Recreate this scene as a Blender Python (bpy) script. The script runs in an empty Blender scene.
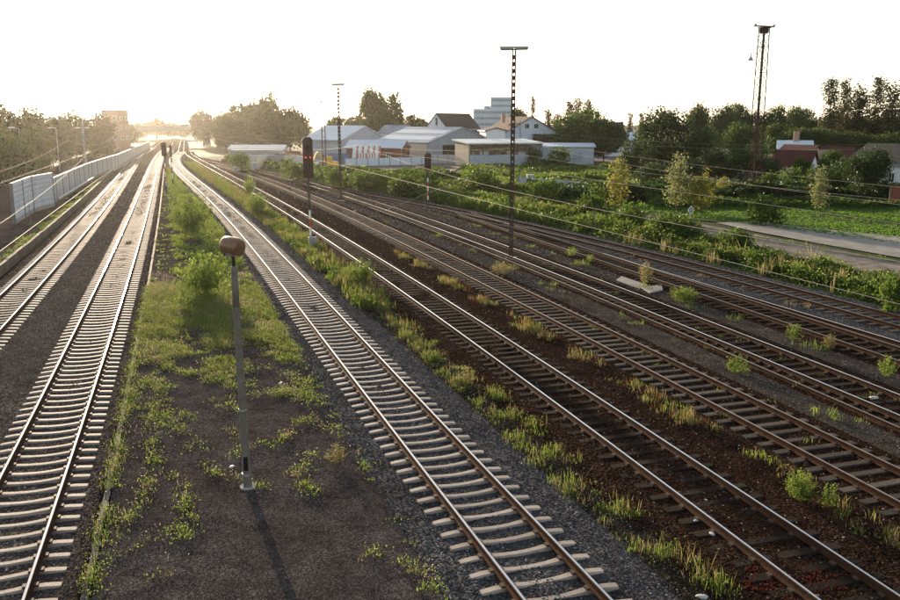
import bpy, bmesh, math, random
import numpy as np
from mathutils import Vector, Matrix

R = math.radians
SC = bpy.context.scene
COL = SC.collection
rnd = random.Random(7)
NR = np.random.default_rng(11)

# ------------------------------------------------------------------ camera, sky, sun, exposure
CAM_H = 8.55
TILT = math.atan(178 / 850)
cam_d = bpy.data.cameras.new('camera')
cam_d.sensor_width = 36.0
cam_d.lens = 850 / 900 * 36.0
cam_d.clip_start = 0.1
cam_d.clip_end = 6000
cam = bpy.data.objects.new('camera', cam_d)
cam.location = (0, 0, CAM_H)
cam.rotation_euler = (math.pi / 2 - TILT, 0, 0)
COL.objects.link(cam)
SC.camera = cam

SUN_EL, SUN_AZ = R(8.65), R(-21.7)          # azimuth from +Y, negative = left of the view
world = bpy.data.worlds.new('World')
SC.world = world
world.use_nodes = True
wn = world.node_tree.nodes
wl = world.node_tree.links
bg = wn['Background']
sky = wn.new('ShaderNodeTexSky')
sky.sky_type = 'NISHITA'
sky.sun_disc = False
sky.sun_elevation = SUN_EL
sky.sun_rotation = SUN_AZ
sky.altitude = 100
sky.air_density = 1.0
sky.dust_density = 0.8
sky.ozone_density = 1.0
hs = wn.new('ShaderNodeHueSaturation')
hs.inputs['Saturation'].default_value = 0.55   # milky evening sky
wl.new(sky.outputs['Color'], hs.inputs['Color'])
wl.new(hs.outputs['Color'], bg.inputs['Color'])
bg.inputs['Strength'].default_value = 0.132

sun_d = bpy.data.lights.new('sun', 'SUN')
sun_d.energy = 5.0
sun_d.angle = R(0.53)
sun_d.color = (1.0, 0.79, 0.56)
sun = bpy.data.objects.new('sun', sun_d)
sdir = Vector((math.sin(SUN_AZ) * math.cos(SUN_EL), math.cos(SUN_AZ) * math.cos(SUN_EL), math.sin(SUN_EL)))
sun.rotation_euler = sdir.to_track_quat('Z', 'Y').to_euler()
sun.location = (-60, 120, 60)
COL.objects.link(sun)

SC.view_settings.view_transform = 'Standard'
SC.view_settings.look = 'None'
SC.view_settings.gamma = 1.0
SC.view_settings.use_curve_mapping = False
SC.view_settings.exposure = 1.18

SC.render.engine = 'CYCLES'
cy = SC.cycles
cy.use_denoising = True
cy.max_bounces = 6
cy.diffuse_bounces = 2
cy.glossy_bounces = 2
cy.transmission_bounces = 3
cy.transparent_max_bounces = 4
cy.volume_bounces = 0
cy.sample_clamp_indirect = 4.0
cy.sample_clamp_direct = 0.0

# ------------------------------------------------------------------ helpers
def W(px, py, Y):
    """world point seen at photo pixel (900x600) at forward distance Y"""
    u, v = px - 450, py - 300
    ct, st = math.cos(TILT), math.sin(TILT)
    fw = 850 * ct - v * st
    k = Y / fw
    return Vector((u * k, Y, CAM_H - k * (850 * st + v * ct)))

def G(px, py, z=0.0):
    u, v = px - 450, py - 300
    ct, st = math.cos(TILT), math.sin(TILT)
    k = (CAM_H - z) / (850 * st + v * ct)
    return Vector((u * k, (850 * ct - v * st) * k, z))

def tag(o, label=None, cat=None, group=None, kind=None):
    if label: o['label'] = label
    if cat: o['category'] = cat
    if group: o['group'] = group
    if kind: o['kind'] = kind
    return o

def thing(name, label, cat, loc=(0, 0, 0), rotz=0.0, group=None):
    o = bpy.data.objects.new(name, None)
    o.empty_display_size = 0.2
    COL.objects.link(o)
    o.location = loc
    o.rotation_euler = (0, 0, rotz)
    return tag(o, label, cat, group)

def link(name, me, parent=None, loc=(0, 0, 0), rotz=0.0):
    o = bpy.data.objects.new(name, me)
    COL.objects.link(o)
    o.location = loc
    o.rotation_euler = (0, 0, rotz)
    if parent: o.parent = parent
    return o

def copy_tree(o, parent=None):
    c = o.copy(); COL.objects.link(c)
    if parent: c.parent = parent
    for ch in list(o.children): copy_tree(ch, c)
    return c

def np_mesh(name, V, F, mats=(), smooth=False, midx=None):
    V = np.asarray(V, np.float32); F = np.asarray(F, np.int32)
    me = bpy.data.meshes.new(name)
    me.vertices.add(len(V)); me.vertices.foreach_set('co', V.ravel())
    k = F.shape[1]
    me.loops.add(F.size); me.loops.foreach_set('vertex_index', F.ravel())
    me.polygons.add(len(F))
    me.polygons.foreach_set('loop_start', np.arange(0, F.size, k, dtype=np.int32))
    if midx is not None: me.polygons.foreach_set('material_index', np.asarray(midx, np.int32))
    if smooth: me.polygons.foreach_set('use_smooth', np.ones(len(F), bool))
    me.update(calc_edges=True)
    me.validate()
    for m in mats: me.materials.append(m)
    return me

class MB:
    def __init__(s): s.v = []; s.f = []; s.mi = []
    def add(s, vs, fs, mi=0):
        b = len(s.v); s.v += [tuple(p) for p in vs]
        s.f += [tuple(b + i for i in f) for f in fs]; s.mi += [mi] * len(fs); return s
    def box(s, c, d, rz=0.0, mi=0, M=None):
        x, y, z = d[0] / 2, d[1] / 2, d[2] / 2
        vs = [Vector((a, b, e)) for a in (-x, x) for b in (-y, y) for e in (-z, z)]
        if M is None: M = Matrix.Rotation(rz, 3, 'Z')
        vs = [M @ p + Vector(c) for p in vs]
        return s.add(vs, [(0, 1, 3, 2), (4, 6, 7, 5), (0, 4, 5, 1), (2, 3, 7, 6), (0, 2, 6, 4), (1, 5, 7, 3)], mi)
    def bar(s, p0, p1, w, h, mi=0):
        p0, p1 = Vector(p0), Vector(p1); d = p1 - p0
        q = d.to_track_quat('Z', 'Y').to_matrix()
        return s.box((p0 + p1) / 2, (w, h, d.length), mi=mi, M=q)
    def tube(s, p0, p1, r0, r1=None, n=8, cap=True, mi=0):
        p0, p1 = Vector(p0), Vector(p1); r1 = r0 if r1 is None else r1
        q = (p1 - p0).to_track_quat('Z', 'Y').to_matrix()
        vs = []
        for p, r in ((p0, r0), (p1, r1)):
            for i in range(n):
                a = 2 * math.pi * i / n
                vs.append(p + q @ Vector((r * math.cos(a), r * math.sin(a), 0)))
        fs = [(i, (i + 1) % n, n + (i + 1) % n, n + i) for i in range(n)]
        if cap: fs += [tuple(range(n - 1, -1, -1)), tuple(range(n, 2 * n))]
        return s.add(vs, fs, mi)
    def path(s, pts, r, n=5, mi=0):
        pts = [Vector(p) for p in pts]; vs = []; N = len(pts)
        for i, p in enumerate(pts):
            d = pts[min(i + 1, N - 1)] - pts[max(i - 1, 0)]
            q = d.to_track_quat('Z', 'Y').to_matrix()
            for k in range(n):
                a = 2 * math.pi * k / n
                vs.append(p + q @ Vector((r * math.cos(a), r * math.sin(a), 0)))
        fs = [(i * n + k, i * n + (k + 1) % n, (i + 1) * n + (k + 1) % n, (i + 1) * n + k) for i in range(N - 1) for k in range(n)]
        return s.add(vs, fs, mi)
    def prism(s, prof, y0, y1, axis='y', mi=0):
        """profile (a,b) -> x,z extruded along y (or y,z along x)"""
        n = len(prof); vs = []
        for t in (y0, y1):
            for a, b in prof: vs.append((a, t, b) if axis == 'y' else ((t, a, b) if axis == 'x' else (a, b, t)))
        fs = [(i, (i + 1) % n, n + (i + 1) % n, n + i) for i in range(n)] + [tuple(range(n)), tuple(range(2 * n - 1, n - 1, -1))]
        return s.add(vs, fs, mi)
    def mesh(s, name, mats, smooth=False):
        me = bpy.data.meshes.new(name)
        me.from_pydata(s.v, [], s.f)
        if not isinstance(mats, (list, tuple)): mats = [mats]
        for m in mats: me.materials.append(m)
        if len(mats) > 1: me.polygons.foreach_set('material_index', s.mi)
        if smooth: me.polygons.foreach_set('use_smooth', [True] * len(s.f))
        bm = bmesh.new(); bm.from_mesh(me); bmesh.ops.recalc_face_normals(bm, faces=bm.faces); bm.to_mesh(me); bm.free()
        return me
    def build(s, name, mats, parent=None, bevel=0.0, smooth=False, off=None):
        if off is not None:
            off = Vector(off); s.v = [tuple(Vector(p) - off) for p in s.v]
        o = link(name, s.mesh(name, mats, smooth), parent)
        if bevel:
            m = o.modifiers.new('bevel', 'BEVEL'); m.width = bevel; m.segments = 2; m.limit_method = 'ANGLE'; m.angle_limit = R(40)
        return o

# ------------------------------------------------------------------ materials
MATS = {}
def mat(name, col, col2=None, scale=3.0, rough=0.8, metal=0.0, bump=0.0, bscale=None, spec=0.15, detail=4, col3=None, per=None, coord='Object', stretch=None):
    """noise-mixed principled; per = amount of per-object / per-island value jitter"""
    m = bpy.data.materials.new(name); m.use_nodes = True
    nt = m.node_tree; n = nt.nodes; l = nt.links
    b = n['Principled BSDF']
    b.inputs['Roughness'].default_value = rough
    b.inputs['Metallic'].default_value = metal
    b.inputs['Specular IOR Level'].default_value = spec
    tc = n.new('ShaderNodeTexCoord')
    src = tc.outputs[coord]
    if stretch:
        mp = n.new('ShaderNodeMapping'); mp.inputs['Scale'].default_value = stretch
        l.new(src, mp.inputs['Vector']); src = mp.outputs['Vector']
    no = n.new('ShaderNodeTexNoise'); no.inputs['Scale'].default_value = scale; no.inputs['Detail'].default_value = detail; no.inputs['Roughness'].default_value = 0.65
    l.new(src, no.inputs['Vector'])
    ra = n.new('ShaderNodeValToRGB')
    ra.color_ramp.elements[0].position = 0.32; ra.color_ramp.elements[1].position = 0.68
    ra.color_ramp.elements[0].color = (*col, 1); ra.color_ramp.elements[1].color = (*(col2 or col), 1)
    if col3:
        e = ra.color_ramp.elements.new(0.5); e.color = (*col3, 1)
    l.new(no.outputs['Fac'], ra.inputs['Fac'])
    out = ra.outputs['Color']
    if per:
        kind, amt = per
        if kind == 'object':
            oi = n.new('ShaderNodeObjectInfo'); rv = oi.outputs['Random']
        else:
            ge = n.new('ShaderNodeNewGeometry'); rv = ge.outputs['Random Per Island']
        mr = n.new('ShaderNodeMapRange'); mr.inputs['To Min'].default_value = 1 - amt; mr.inputs['To Max'].default_value = 1 + amt
        l.new(rv, mr.inputs['Value'])
        hv = n.new('ShaderNodeHueSaturation'); l.new(mr.outputs['Result'], hv.inputs['Value']); l.new(out, hv.inputs['Color']); out = hv.outputs['Color']
    l.new(out, b.inputs['Base Color'])
    if bump:
        bn = n.new('ShaderNodeTexNoise'); bn.inputs['Scale'].default_value = bscale or scale * 4; bn.inputs['Detail'].default_value = 5
        l.new(src, bn.inputs['Vector'])
        bu = n.new('ShaderNodeBump'); bu.inputs['Strength'].default_value = bump; bu.inputs['Distance'].default_value = 0.05
        l.new(bn.outputs['Fac'], bu.inputs['Height']); l.new(bu.outputs['Normal'], b.inputs['Normal'])
    MATS[name] = m
    return m

def gravel_mat(name, cols, patch, cell=18.0, bump=0.9, rough=0.85, dark=.8):
    """stone cells with individual tones, broad patches over them"""
    m = bpy.data.materials.new(name); m.use_nodes = True
    nt = m.node_tree; n = nt.nodes; l = nt.links; b = n['Principled BSDF']
    b.inputs['Roughness'].default_value = 1.0
    b.inputs['Specular IOR Level'].default_value = 0.0
    cols = [tuple(v * dark for v in c) for c in cols]; patch = tuple(v * dark for v in patch)
    tc = n.new('ShaderNodeTexCoord')
    vo = n.new('ShaderNodeTexVoronoi'); vo.inputs['Scale'].default_value = cell; l.new(tc.outputs['Object'], vo.inputs['Vector'])
    sp = n.new('ShaderNodeSeparateColor'); l.new(vo.outputs['Color'], sp.inputs['Color'])
    ra = n.new('ShaderNodeValToRGB'); ra.color_ramp.interpolation = 'LINEAR'
    ra.color_ramp.elements[0].color = (*cols[0], 1); ra.color_ramp.elements[1].color = (*cols[-1], 1)
    for i, c in enumerate(cols[1:-1]):
        e = ra.color_ramp.elements.new((i + 1) / (len(cols) - 1)); e.color = (*c, 1)
    l.new(sp.outputs[0], ra.inputs['Fac'])
    no = n.new('ShaderNodeTexNoise'); no.inputs['Scale'].default_value = 0.35; no.inputs['Detail'].default_value = 6; l.new(tc.outputs['Object'], no.inputs['Vector'])
    r2 = n.new('ShaderNodeValToRGB'); r2.color_ramp.elements[0].position = 0.42; r2.color_ramp.elements[1].position = 0.68
    r2.color_ramp.elements[0].color = (0, 0, 0, 1); r2.color_ramp.elements[1].color = (0.8, 0.8, 0.8, 1)
    l.new(no.outputs['Fac'], r2.inputs['Fac'])
    mx = n.new('ShaderNodeMix'); mx.data_type = 'RGBA'
    l.new(r2.outputs['Color'], mx.inputs['Factor']); l.new(ra.outputs['Color'], mx.inputs['A']); mx.inputs['B'].default_value = (*patch, 1)
    n3 = n.new('ShaderNodeTexNoise'); n3.inputs['Scale'].default_value = 1.3; n3.inputs['Detail'].default_value = 8; n3.inputs['Roughness'].default_value = .7; l.new(tc.outputs['Object'], n3.inputs['Vector'])
    m3 = n.new('ShaderNodeMapRange'); m3.inputs['From Min'].default_value = .3; m3.inputs['From Max'].default_value = .7; m3.inputs['To Min'].default_value = .5; m3.inputs['To Max'].default_value = 1.45
    l.new(n3.outputs['Fac'], m3.inputs['Value'])
    h3 = n.new('ShaderNodeHueSaturation'); l.new(m3.outputs['Result'], h3.inputs['Value']); l.new(mx.outputs['Result'], h3.inputs['Color'])
    l.new(h3.outputs['Color'], b.inputs['Base Color'])
    bu = n.new('ShaderNodeBump'); bu.inputs['Strength'].default_value = bump; bu.inputs['Distance'].default_value = 0.04; bu.invert = True
    l.new(vo.outputs['Distance'], bu.inputs['Height']); l.new(bu.outputs['Normal'], b.inputs['Normal'])
    return m

def leaf_mat(name, cols, trans=0.4, rough=0.55):
    m = bpy.data.materials.new(name); m.use_nodes = True
    nt = m.node_tree; n = nt.nodes; l = nt.links
    b = n['Principled BSDF']; out = n['Material Output']
    ge = n.new('ShaderNodeNewGeometry')
    ra = n.new('ShaderNodeValToRGB')
    ra.color_ramp.elements[0].color = (*cols[0], 1); ra.color_ramp.elements[1].color = (*cols[-1], 1)
    for i, c in enumerate(cols[1:-1]):
        e = ra.color_ramp.elements.new((i + 1) / (len(cols) - 1)); e.color = (*c, 1)
    l.new(ge.outputs['Random Per Island'], ra.inputs['Fac'])
    oi = n.new('ShaderNodeObjectInfo')
    mr = n.new('ShaderNodeMapRange'); mr.inputs['To Min'].default_value = 0.8; mr.inputs['To Max'].default_value = 1.2
    l.new(oi.outputs['Random'], mr.inputs['Value'])
    hv = n.new('ShaderNodeHueSaturation'); l.new(mr.outputs['Result'], hv.inputs['Value']); l.new(ra.outputs['Color'], hv.inputs['Color'])
    l.new(hv.outputs['Color'], b.inputs['Base Color'])
    b.inputs['Roughness'].default_value = rough
    b.inputs['Specular IOR Level'].default_value = 0.12
    tr = n.new('ShaderNodeBsdfTranslucent')
    h2 = n.new('ShaderNodeHueSaturation'); h2.inputs['Hue'].default_value = 0.485; h2.inputs['Saturation'].default_value = 1.1; h2.inputs['Value'].default_value = 1.6
    l.new(hv.outputs['Color'], h2.inputs['Color']); l.new(h2.outputs['Color'], tr.inputs['Color'])
    mx = n.new('ShaderNodeMixShader'); mx.inputs['Fac'].default_value = trans
    l.new(b.outputs['BSDF'], mx.inputs[1]); l.new(tr.outputs['BSDF'], mx.inputs[2]); l.new(mx.outputs['Shader'], out.inputs['Surface'])
    return m

M_conc_sl = mat('sleeper_concrete', (.29, .243, .21), (.39, .335, .29), 5, .7, bump=.25, bscale=40, spec=.13, per=('object', .2))
def stain(m, col):
    nt = m.node_tree; n = nt.nodes; l = nt.links; b = n['Principled BSDF']
    old = b.inputs['Base Color'].links[0].from_socket
    tc = n.new('ShaderNodeTexCoord'); sp = n.new('ShaderNodeSeparateXYZ'); l.new(tc.outputs['Object'], sp.inputs[0])
    ab = n.new('ShaderNodeMath'); ab.operation = 'ABSOLUTE'; l.new(sp.outputs['X'], ab.inputs[0])
    sb = n.new('ShaderNodeMath'); sb.operation = 'SUBTRACT'; l.new(ab.outputs[0], sb.inputs[0]); sb.inputs[1].default_value = .7525
    a2 = n.new('ShaderNodeMath'); a2.operation = 'ABSOLUTE'; l.new(sb.outputs[0], a2.inputs[0])
    no = n.new('ShaderNodeTexNoise'); no.inputs['Scale'].default_value = 14; l.new(tc.outputs['Object'], no.inputs['Vector'])
    ad = n.new('ShaderNodeMath'); ad.operation = 'MULTIPLY_ADD'; l.new(no.outputs['Fac'], ad.inputs[0]); ad.inputs[1].default_value = .22; l.new(a2.outputs[0], ad.inputs[2])
    mr = n.new('ShaderNodeMapRange'); mr.inputs['From Min'].default_value = .14; mr.inputs['From Max'].default_value = .36; mr.inputs['To Min'].default_value = .75; mr.inputs['To Max'].default_value = 0
    l.new(ad.outputs[0], mr.inputs['Value'])
    mx = n.new('ShaderNodeMix'); mx.data_type = 'RGBA'; l.new(mr.outputs['Result'], mx.inputs['Factor']); l.new(old, mx.inputs['A']); mx.inputs['B'].default_value = (*col, 1)
    l.new(mx.outputs['Result'], b.inputs['Base Color'])
stain(M_conc_sl, (.15, .085, .055))
M_wood_sl = mat('sleeper_wood', (.014, .010, .008), (.04, .031, .025), 6, .95, spec=.03, bump=.6, bscale=30, per=('object', .45), stretch=(1.2, 9, 9))
M_wood_gr = mat('sleeper_wood_weathered', (.04, .034, .029), (.12, .104, .09), 6, .95, spec=.05, bump=.6, bscale=30, per=('object', .4), stretch=(1.2, 9, 9))
M_rail_head = mat('rail_head_polished', (.52, .50, .48), (.62, .60, .57), 2, .2, metal=.95, bump=.0)
M_rail_side = mat('rail_side_rust', (.045, .023, .014), (.075, .038, .022), 4, .9, bump=.2, spec=.06)
M_rail_rust = mat('rail_side_bright_rust', (.05, .025, .015), (.085, .038, .021), 4, .9, bump=.2, spec=.06)
M_rail_head_b = mat('rail_head_mirror', (.55, .53, .50), (.62, .60, .57), 2, .11, metal=1.0)
M_rail_head_d = mat('rail_head_dull', (.26, .20, .165), (.36, .30, .26), 2, .42, metal=.8)
M_clip = mat('rail_clip_steel', (.07, .05, .04), (.12, .085, .06), 8, .7, metal=.3)
M_bal_grey = gravel_mat('ballast_grey', [(.035, .034, .036), (.08, .078, .08), (.11, .105, .105), (.20, .195, .19)], (.075, .07, .07))
M_bal_dark = gravel_mat('ballast_dark', [(.022, .018, .016), (.05, .042, .037), (.075, .062, .053), (.14, .12, .105)], (.055, .046, .04), dark=1.4)
M_bal_brown = gravel_mat('ballast_brown', [(.02, .011, .008), (.042, .023, .015), (.065, .036, .025), (.12, .08, .06)], (.05, .024, .014), dark=.55)
M_earth = gravel_mat('cinder_earth', [(.04, .034, .03), (.062, .053, .047), (.08, .07, .062), (.13, .11, .095)], (.075, .062, .053), cell=26, bump=.7, dark=.8)
M_asph = gravel_mat('old_asphalt', [(.022, .018, .017), (.048, .040, .038), (.06, .05, .047), (.13, .115, .105)], (.042, .031, .028), cell=34, bump=.2, dark=1.2)
M_soil = mat('soil', (.028, .023, .016), (.045, .038, .025), .8, .95, bump=.6, bscale=9, col3=(.034, .036, .017), spec=.1)
M_stripsoil = gravel_mat('strip_soil', [(.03, .024, .018), (.055, .045, .033), (.07, .058, .042), (.12, .10, .08)], (.05, .045, .025), cell=22, bump=.6, dark=.5)
M_turf = mat('turf', (.028, .042, .014), (.055, .07, .024), 1.2, 1.0, bump=.5, bscale=14, spec=.05)
M_lawn = mat('lawn_green', (.026, .05, .012), (.05, .085, .02), .5, 1.0, bump=.8, bscale=30, spec=.03)
M_soilyard = mat('yard_ground', (.09, .085, .075), (.16, .15, .135), .4, 1.0, bump=.3, spec=.05)
M_land = mat('countryside', (.035, .05, .02), (.06, .065, .03), .02, .95)
M_path = gravel_mat('gravel_path', [(.22, .19, .165), (.28, .245, .21), (.32, .28, .24), (.38, .34, .30)], (.31, .25, .21), cell=20, bump=.4, dark=.8)
M_pave = mat('weathered_concrete_yard', (.22, .205, .18), (.36, .34, .31), .5, .95, bump=.3, col3=(.29, .27, .24), spec=.03, detail=8)
M_kerb = mat('kerb_stone', (.065, .055, .047), (.115, .10, .085), 3, .85, bump=.4, bscale=25, per=('object', .2))
M_pole_conc = mat('spun_concrete', (.13, .112, .095), (.20, .175, .15), 6, .85, bump=.3, bscale=50)
M_dark_metal = mat('dark_painted_steel', (.03, .027, .025), (.055, .048, .042), 5, .6, metal=.2)
M_mast = mat('mast_steel', (.055, .038, .03), (.10, .07, .055), 6, .65, metal=.3)
M_tower = mat('tower_red_oxide', (.045, .022, .019), (.075, .033, .028), 4, .7, metal=.1)
M_lampshell = mat('lamp_shell_brown', (.20, .11, .06), (.28, .16, .09), 7, .35, spec=.5, metal=.4)
M_galv = mat('galvanised', (.34, .34, .34), (.44, .44, .43), 6, .45, metal=.7)
M_wire = mat('wire_copper', (.20, .175, .145), (.28, .25, .21), 3, .7, spec=.3)
M_white = mat('white_paint', (.68, .67, .64), (.78, .77, .75), 2, .6)
M_red = mat('red_paint', (.42, .035, .025), (.5, .05, .03), 3, .55)
M_sig = mat('signal_plate_brown', (.06, .034, .027), (.085, .05, .038), 3, .6)
M_awnred = mat('faded_red_cloth', (.42, .16, .13), (.5, .22, .18), 3, .8)
M_black = mat('matt_black', (.012, .012, .012), (.02, .02, .02), 3, .6)
M_cab = mat('cabinet_grey', (.24, .24, .235), (.31, .31, .30), 4, .6)
M_alu = mat('barrier_panel_blue_grey', (.44, .47, .54), (.60, .63, .69), 1.2, .6, stretch=(1.6, 1.6, .25))
M_alu2 = mat('barrier_panel_grey', (.32, .335, .35), (.50, .515, .53), 1.2, .7, stretch=(1.6, 1.6, .25))
M_postg = mat('barrier_post', (.12, .125, .13), (.17, .175, .18), 2, .6)
M_conc = mat('cast_concrete', (.26, .25, .235), (.36, .35, .33), 2, .85, bump=.3)
M_glass = mat('window_glass', (.02, .025, .03), (.03, .035, .04), 1, .08, spec=.5)
M_wallw = mat('white_render', (.72, .74, .78), (.80, .81, .84), .8, .85)
M_wallb = mat('pale_blue_render', (.56, .63, .73), (.63, .69, .77), .8, .85)
M_beige = mat('beige_sheeting', (.62, .50, .37), (.70, .58, .44), 1, .8)
M_brickw = mat('red_brick_masonry', (.20, .075, .05), (.28, .11, .075), 3, .9, bump=.3)
M_brick_pale = mat('pale_red_brick', (.36, .225, .18), (.44, .285, .23), 1.5, .9)
M_roofbr = mat('brown_roof_tiles', (.045, .026, .02), (.075, .042, .03), 2, .8)
M_roofdk = mat('dark_roof_tiles', (.035, .032, .032), (.06, .055, .052), 2, .7)
M_roofred = mat('red_roof_tiles', (.065, .024, .02), (.10, .036, .028), 2, .8)
M_roofmet = mat('grey_metal_roof', (.27, .30, .35), (.36, .39, .44), .6, .5, metal=.2)
M_rooflt = mat('pale_sheet_roof', (.56, .63, .72), (.66, .72, .79), .5, .5)
M_roofwh = mat('white_sheet_roof', (.66, .67, .66), (.74, .75, .74), .6, .6)
M_greyb = mat('blue_grey_cladding', (.50, .57, .63), (.58, .64, .69), .6, .5)
M_gwall = mat('grey_low_wall', (.36, .39, .44), (.45, .48, .53), 1.2, .85)
M_blue = mat('blue_sheet', (.10, .22, .55), (.16, .30, .65), 1, .5)
M_yel = mat('machine_yellow', (.60, .34, .03), (.68, .42, .05), 3, .5)
M_cont = [mat('container_white', (.5, .5, .49), (.62, .62, .6), 1, .6), mat('container_rust', (.22, .10, .07), (.30, .15, .1), 1, .7),
          mat('container_grey', (.25, .26, .28), (.35, .36, .38), 1, .6), mat('container_blue', (.10, .16, .28), (.15, .22, .36), 1, .6)]
M_tyre = mat('tyre_rubber', (.015, .015, .015), (.025, .025, .025), 5, .9)
M_carw = mat('car_white', (.6, .6, .6), (.66, .66, .66), 1, .3, spec=.5)
M_cars = mat('car_silver', (.35, .36, .38), (.42, .43, .45), 1, .3, metal=.4)
M_card = mat('car_dark', (.03, .035, .05), (.05, .05, .07), 1, .3)
M_bark = mat('bark', (.06, .045, .033), (.11, .085, .06), 5, .95, bump=.6)
M_stalk = mat('dry_stalk', (.20, .13, .06), (.28, .19, .09), 5, .9)
M_litter = mat('litter_white', (.42, .40, .37), (.55, .53, .5), 8, .6)
M_slab = mat('trough_lid_concrete', (.26, .235, .205), (.36, .33, .29), 4, .85, bump=.3, bscale=30)
L_broad = leaf_mat('leaves_broad', [(.028, .058, .014), (.05, .085, .02), (.078, .112, .028)], .34)
L_warm = leaf_mat('leaves_warm', [(.026, .044, .012), (.042, .064, .016), (.066, .084, .022)], .3)
L_dark = leaf_mat('leaves_dark', [(.02, .042, .014), (.036, .062, .02), (.056, .085, .026)], .32)
L_poplar = leaf_mat('leaves_poplar', [(.025, .038, .015), (.04, .052, .02), (.075, .06, .03)], .3)
L_young = leaf_mat('leaves_young', [(.10, .12, .03), (.16, .17, .045), (.22, .20, .06)], .5)
L_yellow = leaf_mat('leaves_yellow', [(.12, .14, .03), (.17, .18, .04), (.23, .215, .055)], .5)
L_silver = leaf_mat('leaves_silver', [(.09, .115, .045), (.13, .15, .065), (.17, .18, .08)], .5)
L_weed = leaf_mat('weed_leaves', [(.062, .104, .022), (.10, .155, .036), (.155, .19, .062)], .58)
L_dry = leaf_mat('dry_weeds', [(.10, .085, .035), (.17, .145, .065), (.14, .15, .05), (.20, .17, .10)], .5)
L_rusty = leaf_mat('rusty_dock_stalks', [(.10, .05, .02), (.15, .085, .035), (.12, .10, .035)], .45)
L_flower = leaf_mat('flower_heads', [(.35, .26, .22), (.45, .38, .30), (.40, .36, .16)], .4)
L_lawn = leaf_mat('lawn_blades', [(.05, .11, .018), (.075, .15, .026), (.10, .17, .04)], .5)
L_under = leaf_mat('undergrowth_leaves', [(.03, .06, .014), (.055, .095, .02), (.09, .13, .032)], .5)

# ------------------------------------------------------------------ track geometry (metres, fitted alignments)
TR = {
    'A': [7.898457e-07, -0.00034889237, -0.2791821, -9.648943],
    'B': [4.9085145e-07, -0.00018316197, -0.30123844, -4.3163503],
    'C': [-7.4007e-11, 5.3154e-08, -1.1522e-05, 0.00078816, -0.3589, 7.091],
    'D': [1.1787e-06, -0.0005391, -0.29111, 11.754],
    'E': [-4.728e-07, -0.00028539, -0.29804, 16.67],
    'F': [-0.00065906, -0.25511, 20.718],
    'H': [-0.00017122, -0.28849, 26.06],
    'I': [-0.0017988, -0.18501, 28.918],
}
def tx(t, Y):
    c = TR[t]
    lim = {'C': 250, 'D': 240}.get(t, 300)
    if Y > lim:
        return float(np.polyval(c, lim) + (Y - lim) * -0.305)
    return float(np.polyval(c, Y))
def slope(t, Y): return (tx(t, Y + .5) - tx(t, Y - .5))
def toff(t, off):
    return lambda Y: tx(t, Y) + off * math.sqrt(1 + slope(t, Y) ** 2)
def yrange(a, b, near=1.0, far=4.0):
    ys = []; y = a
    while y < b:
        ys.append(y); y += near if y < 60 else (2.0 if y < 110 else far)
    ys.append(b); return ys

# ------------------------------------------------------------------ ground and beds
def sheet(name, edges, Y0, Y1, m, sub=1, amp=0.02, dens=1.0, seed=1):
    """edges: list of (fn X(Y), z); a draped strip with slight unevenness"""
    rr = np.random.default_rng(seed)
    ys = yrange(Y0, Y1, dens)
    cols = []
    for (fa, za), (fb, zb) in zip(edges[:-1], edges[1:]):
        for k in range(sub): cols.append((fa, fb, k / sub, za, zb))
    cols.append((edges[-1][0], edges[-1][0], 0, edges[-1][1], edges[-1][1]))
    V = []
    for y in ys:
        for ci, (fa, fb, t, za, zb) in enumerate(cols):
            a, b = fa(y), fb(y)
            if b < a: b = a
            edge = ci in (0, len(cols) - 1)
            V.append((a + (b - a) * t, y, za + (zb - za) * t + (0 if edge else rr.normal(0, amp))))
    n = len(cols)
    F = [(i * n + j, i * n + j + 1, (i + 1) * n + j + 1, (i + 1) * n + j) for i in range(len(ys) - 1) for j in range(n - 1)]
    me = np_mesh(name, V, F, [m], smooth=True)
    o = link(name, me)
    o['kind'] = 'structure'
    return o

# broad land out to the horizon
gv = []; gf = []
xs = [-2400, -1200, -600, -300, -150, -80, -40, 0, 40, 80, 150, 300, 600, 1200, 2400]
ysg = [-300, -60, 0, 40, 80, 120, 200, 300, 500, 800, 1400, 2400]
for y in ysg:
    for x in xs: gv.append((x, y, -0.75))
nx = len(xs)
for i in range(len(ysg) - 1):
    for j in range(nx - 1): gf.append((i * nx + j, i * nx + j + 1, (i + 1) * nx + j + 1, (i + 1) * nx + j))
tag(link('ground', np_mesh('ground', gv, gf, [M_land])), kind='structure')

YN = 6.0
def rmax(*fs): return lambda Y: max(f(Y) for f in fs)
def rmin(*fs): return lambda Y: min(f(Y) for f in fs)
# left platform
sheet('left_platform', [(lambda Y: tx('A', Y) - 14, .28), (toff('A', -2.3), .30)], YN, 300, M_asph, 6, .015, seed=2)
# bed under the two left tracks
sheet('ballast', [(toff('A', -2.12), -.55), (toff('A', -1.8), -.242), (toff('A', 1.6), -.242), (toff('B', -1.6), -.242), (toff('B', 1.62), -.242), (toff('B', 1.74), -.45)], YN, 420, M_bal_dark, 4, .016, .8, seed=3)
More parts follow.
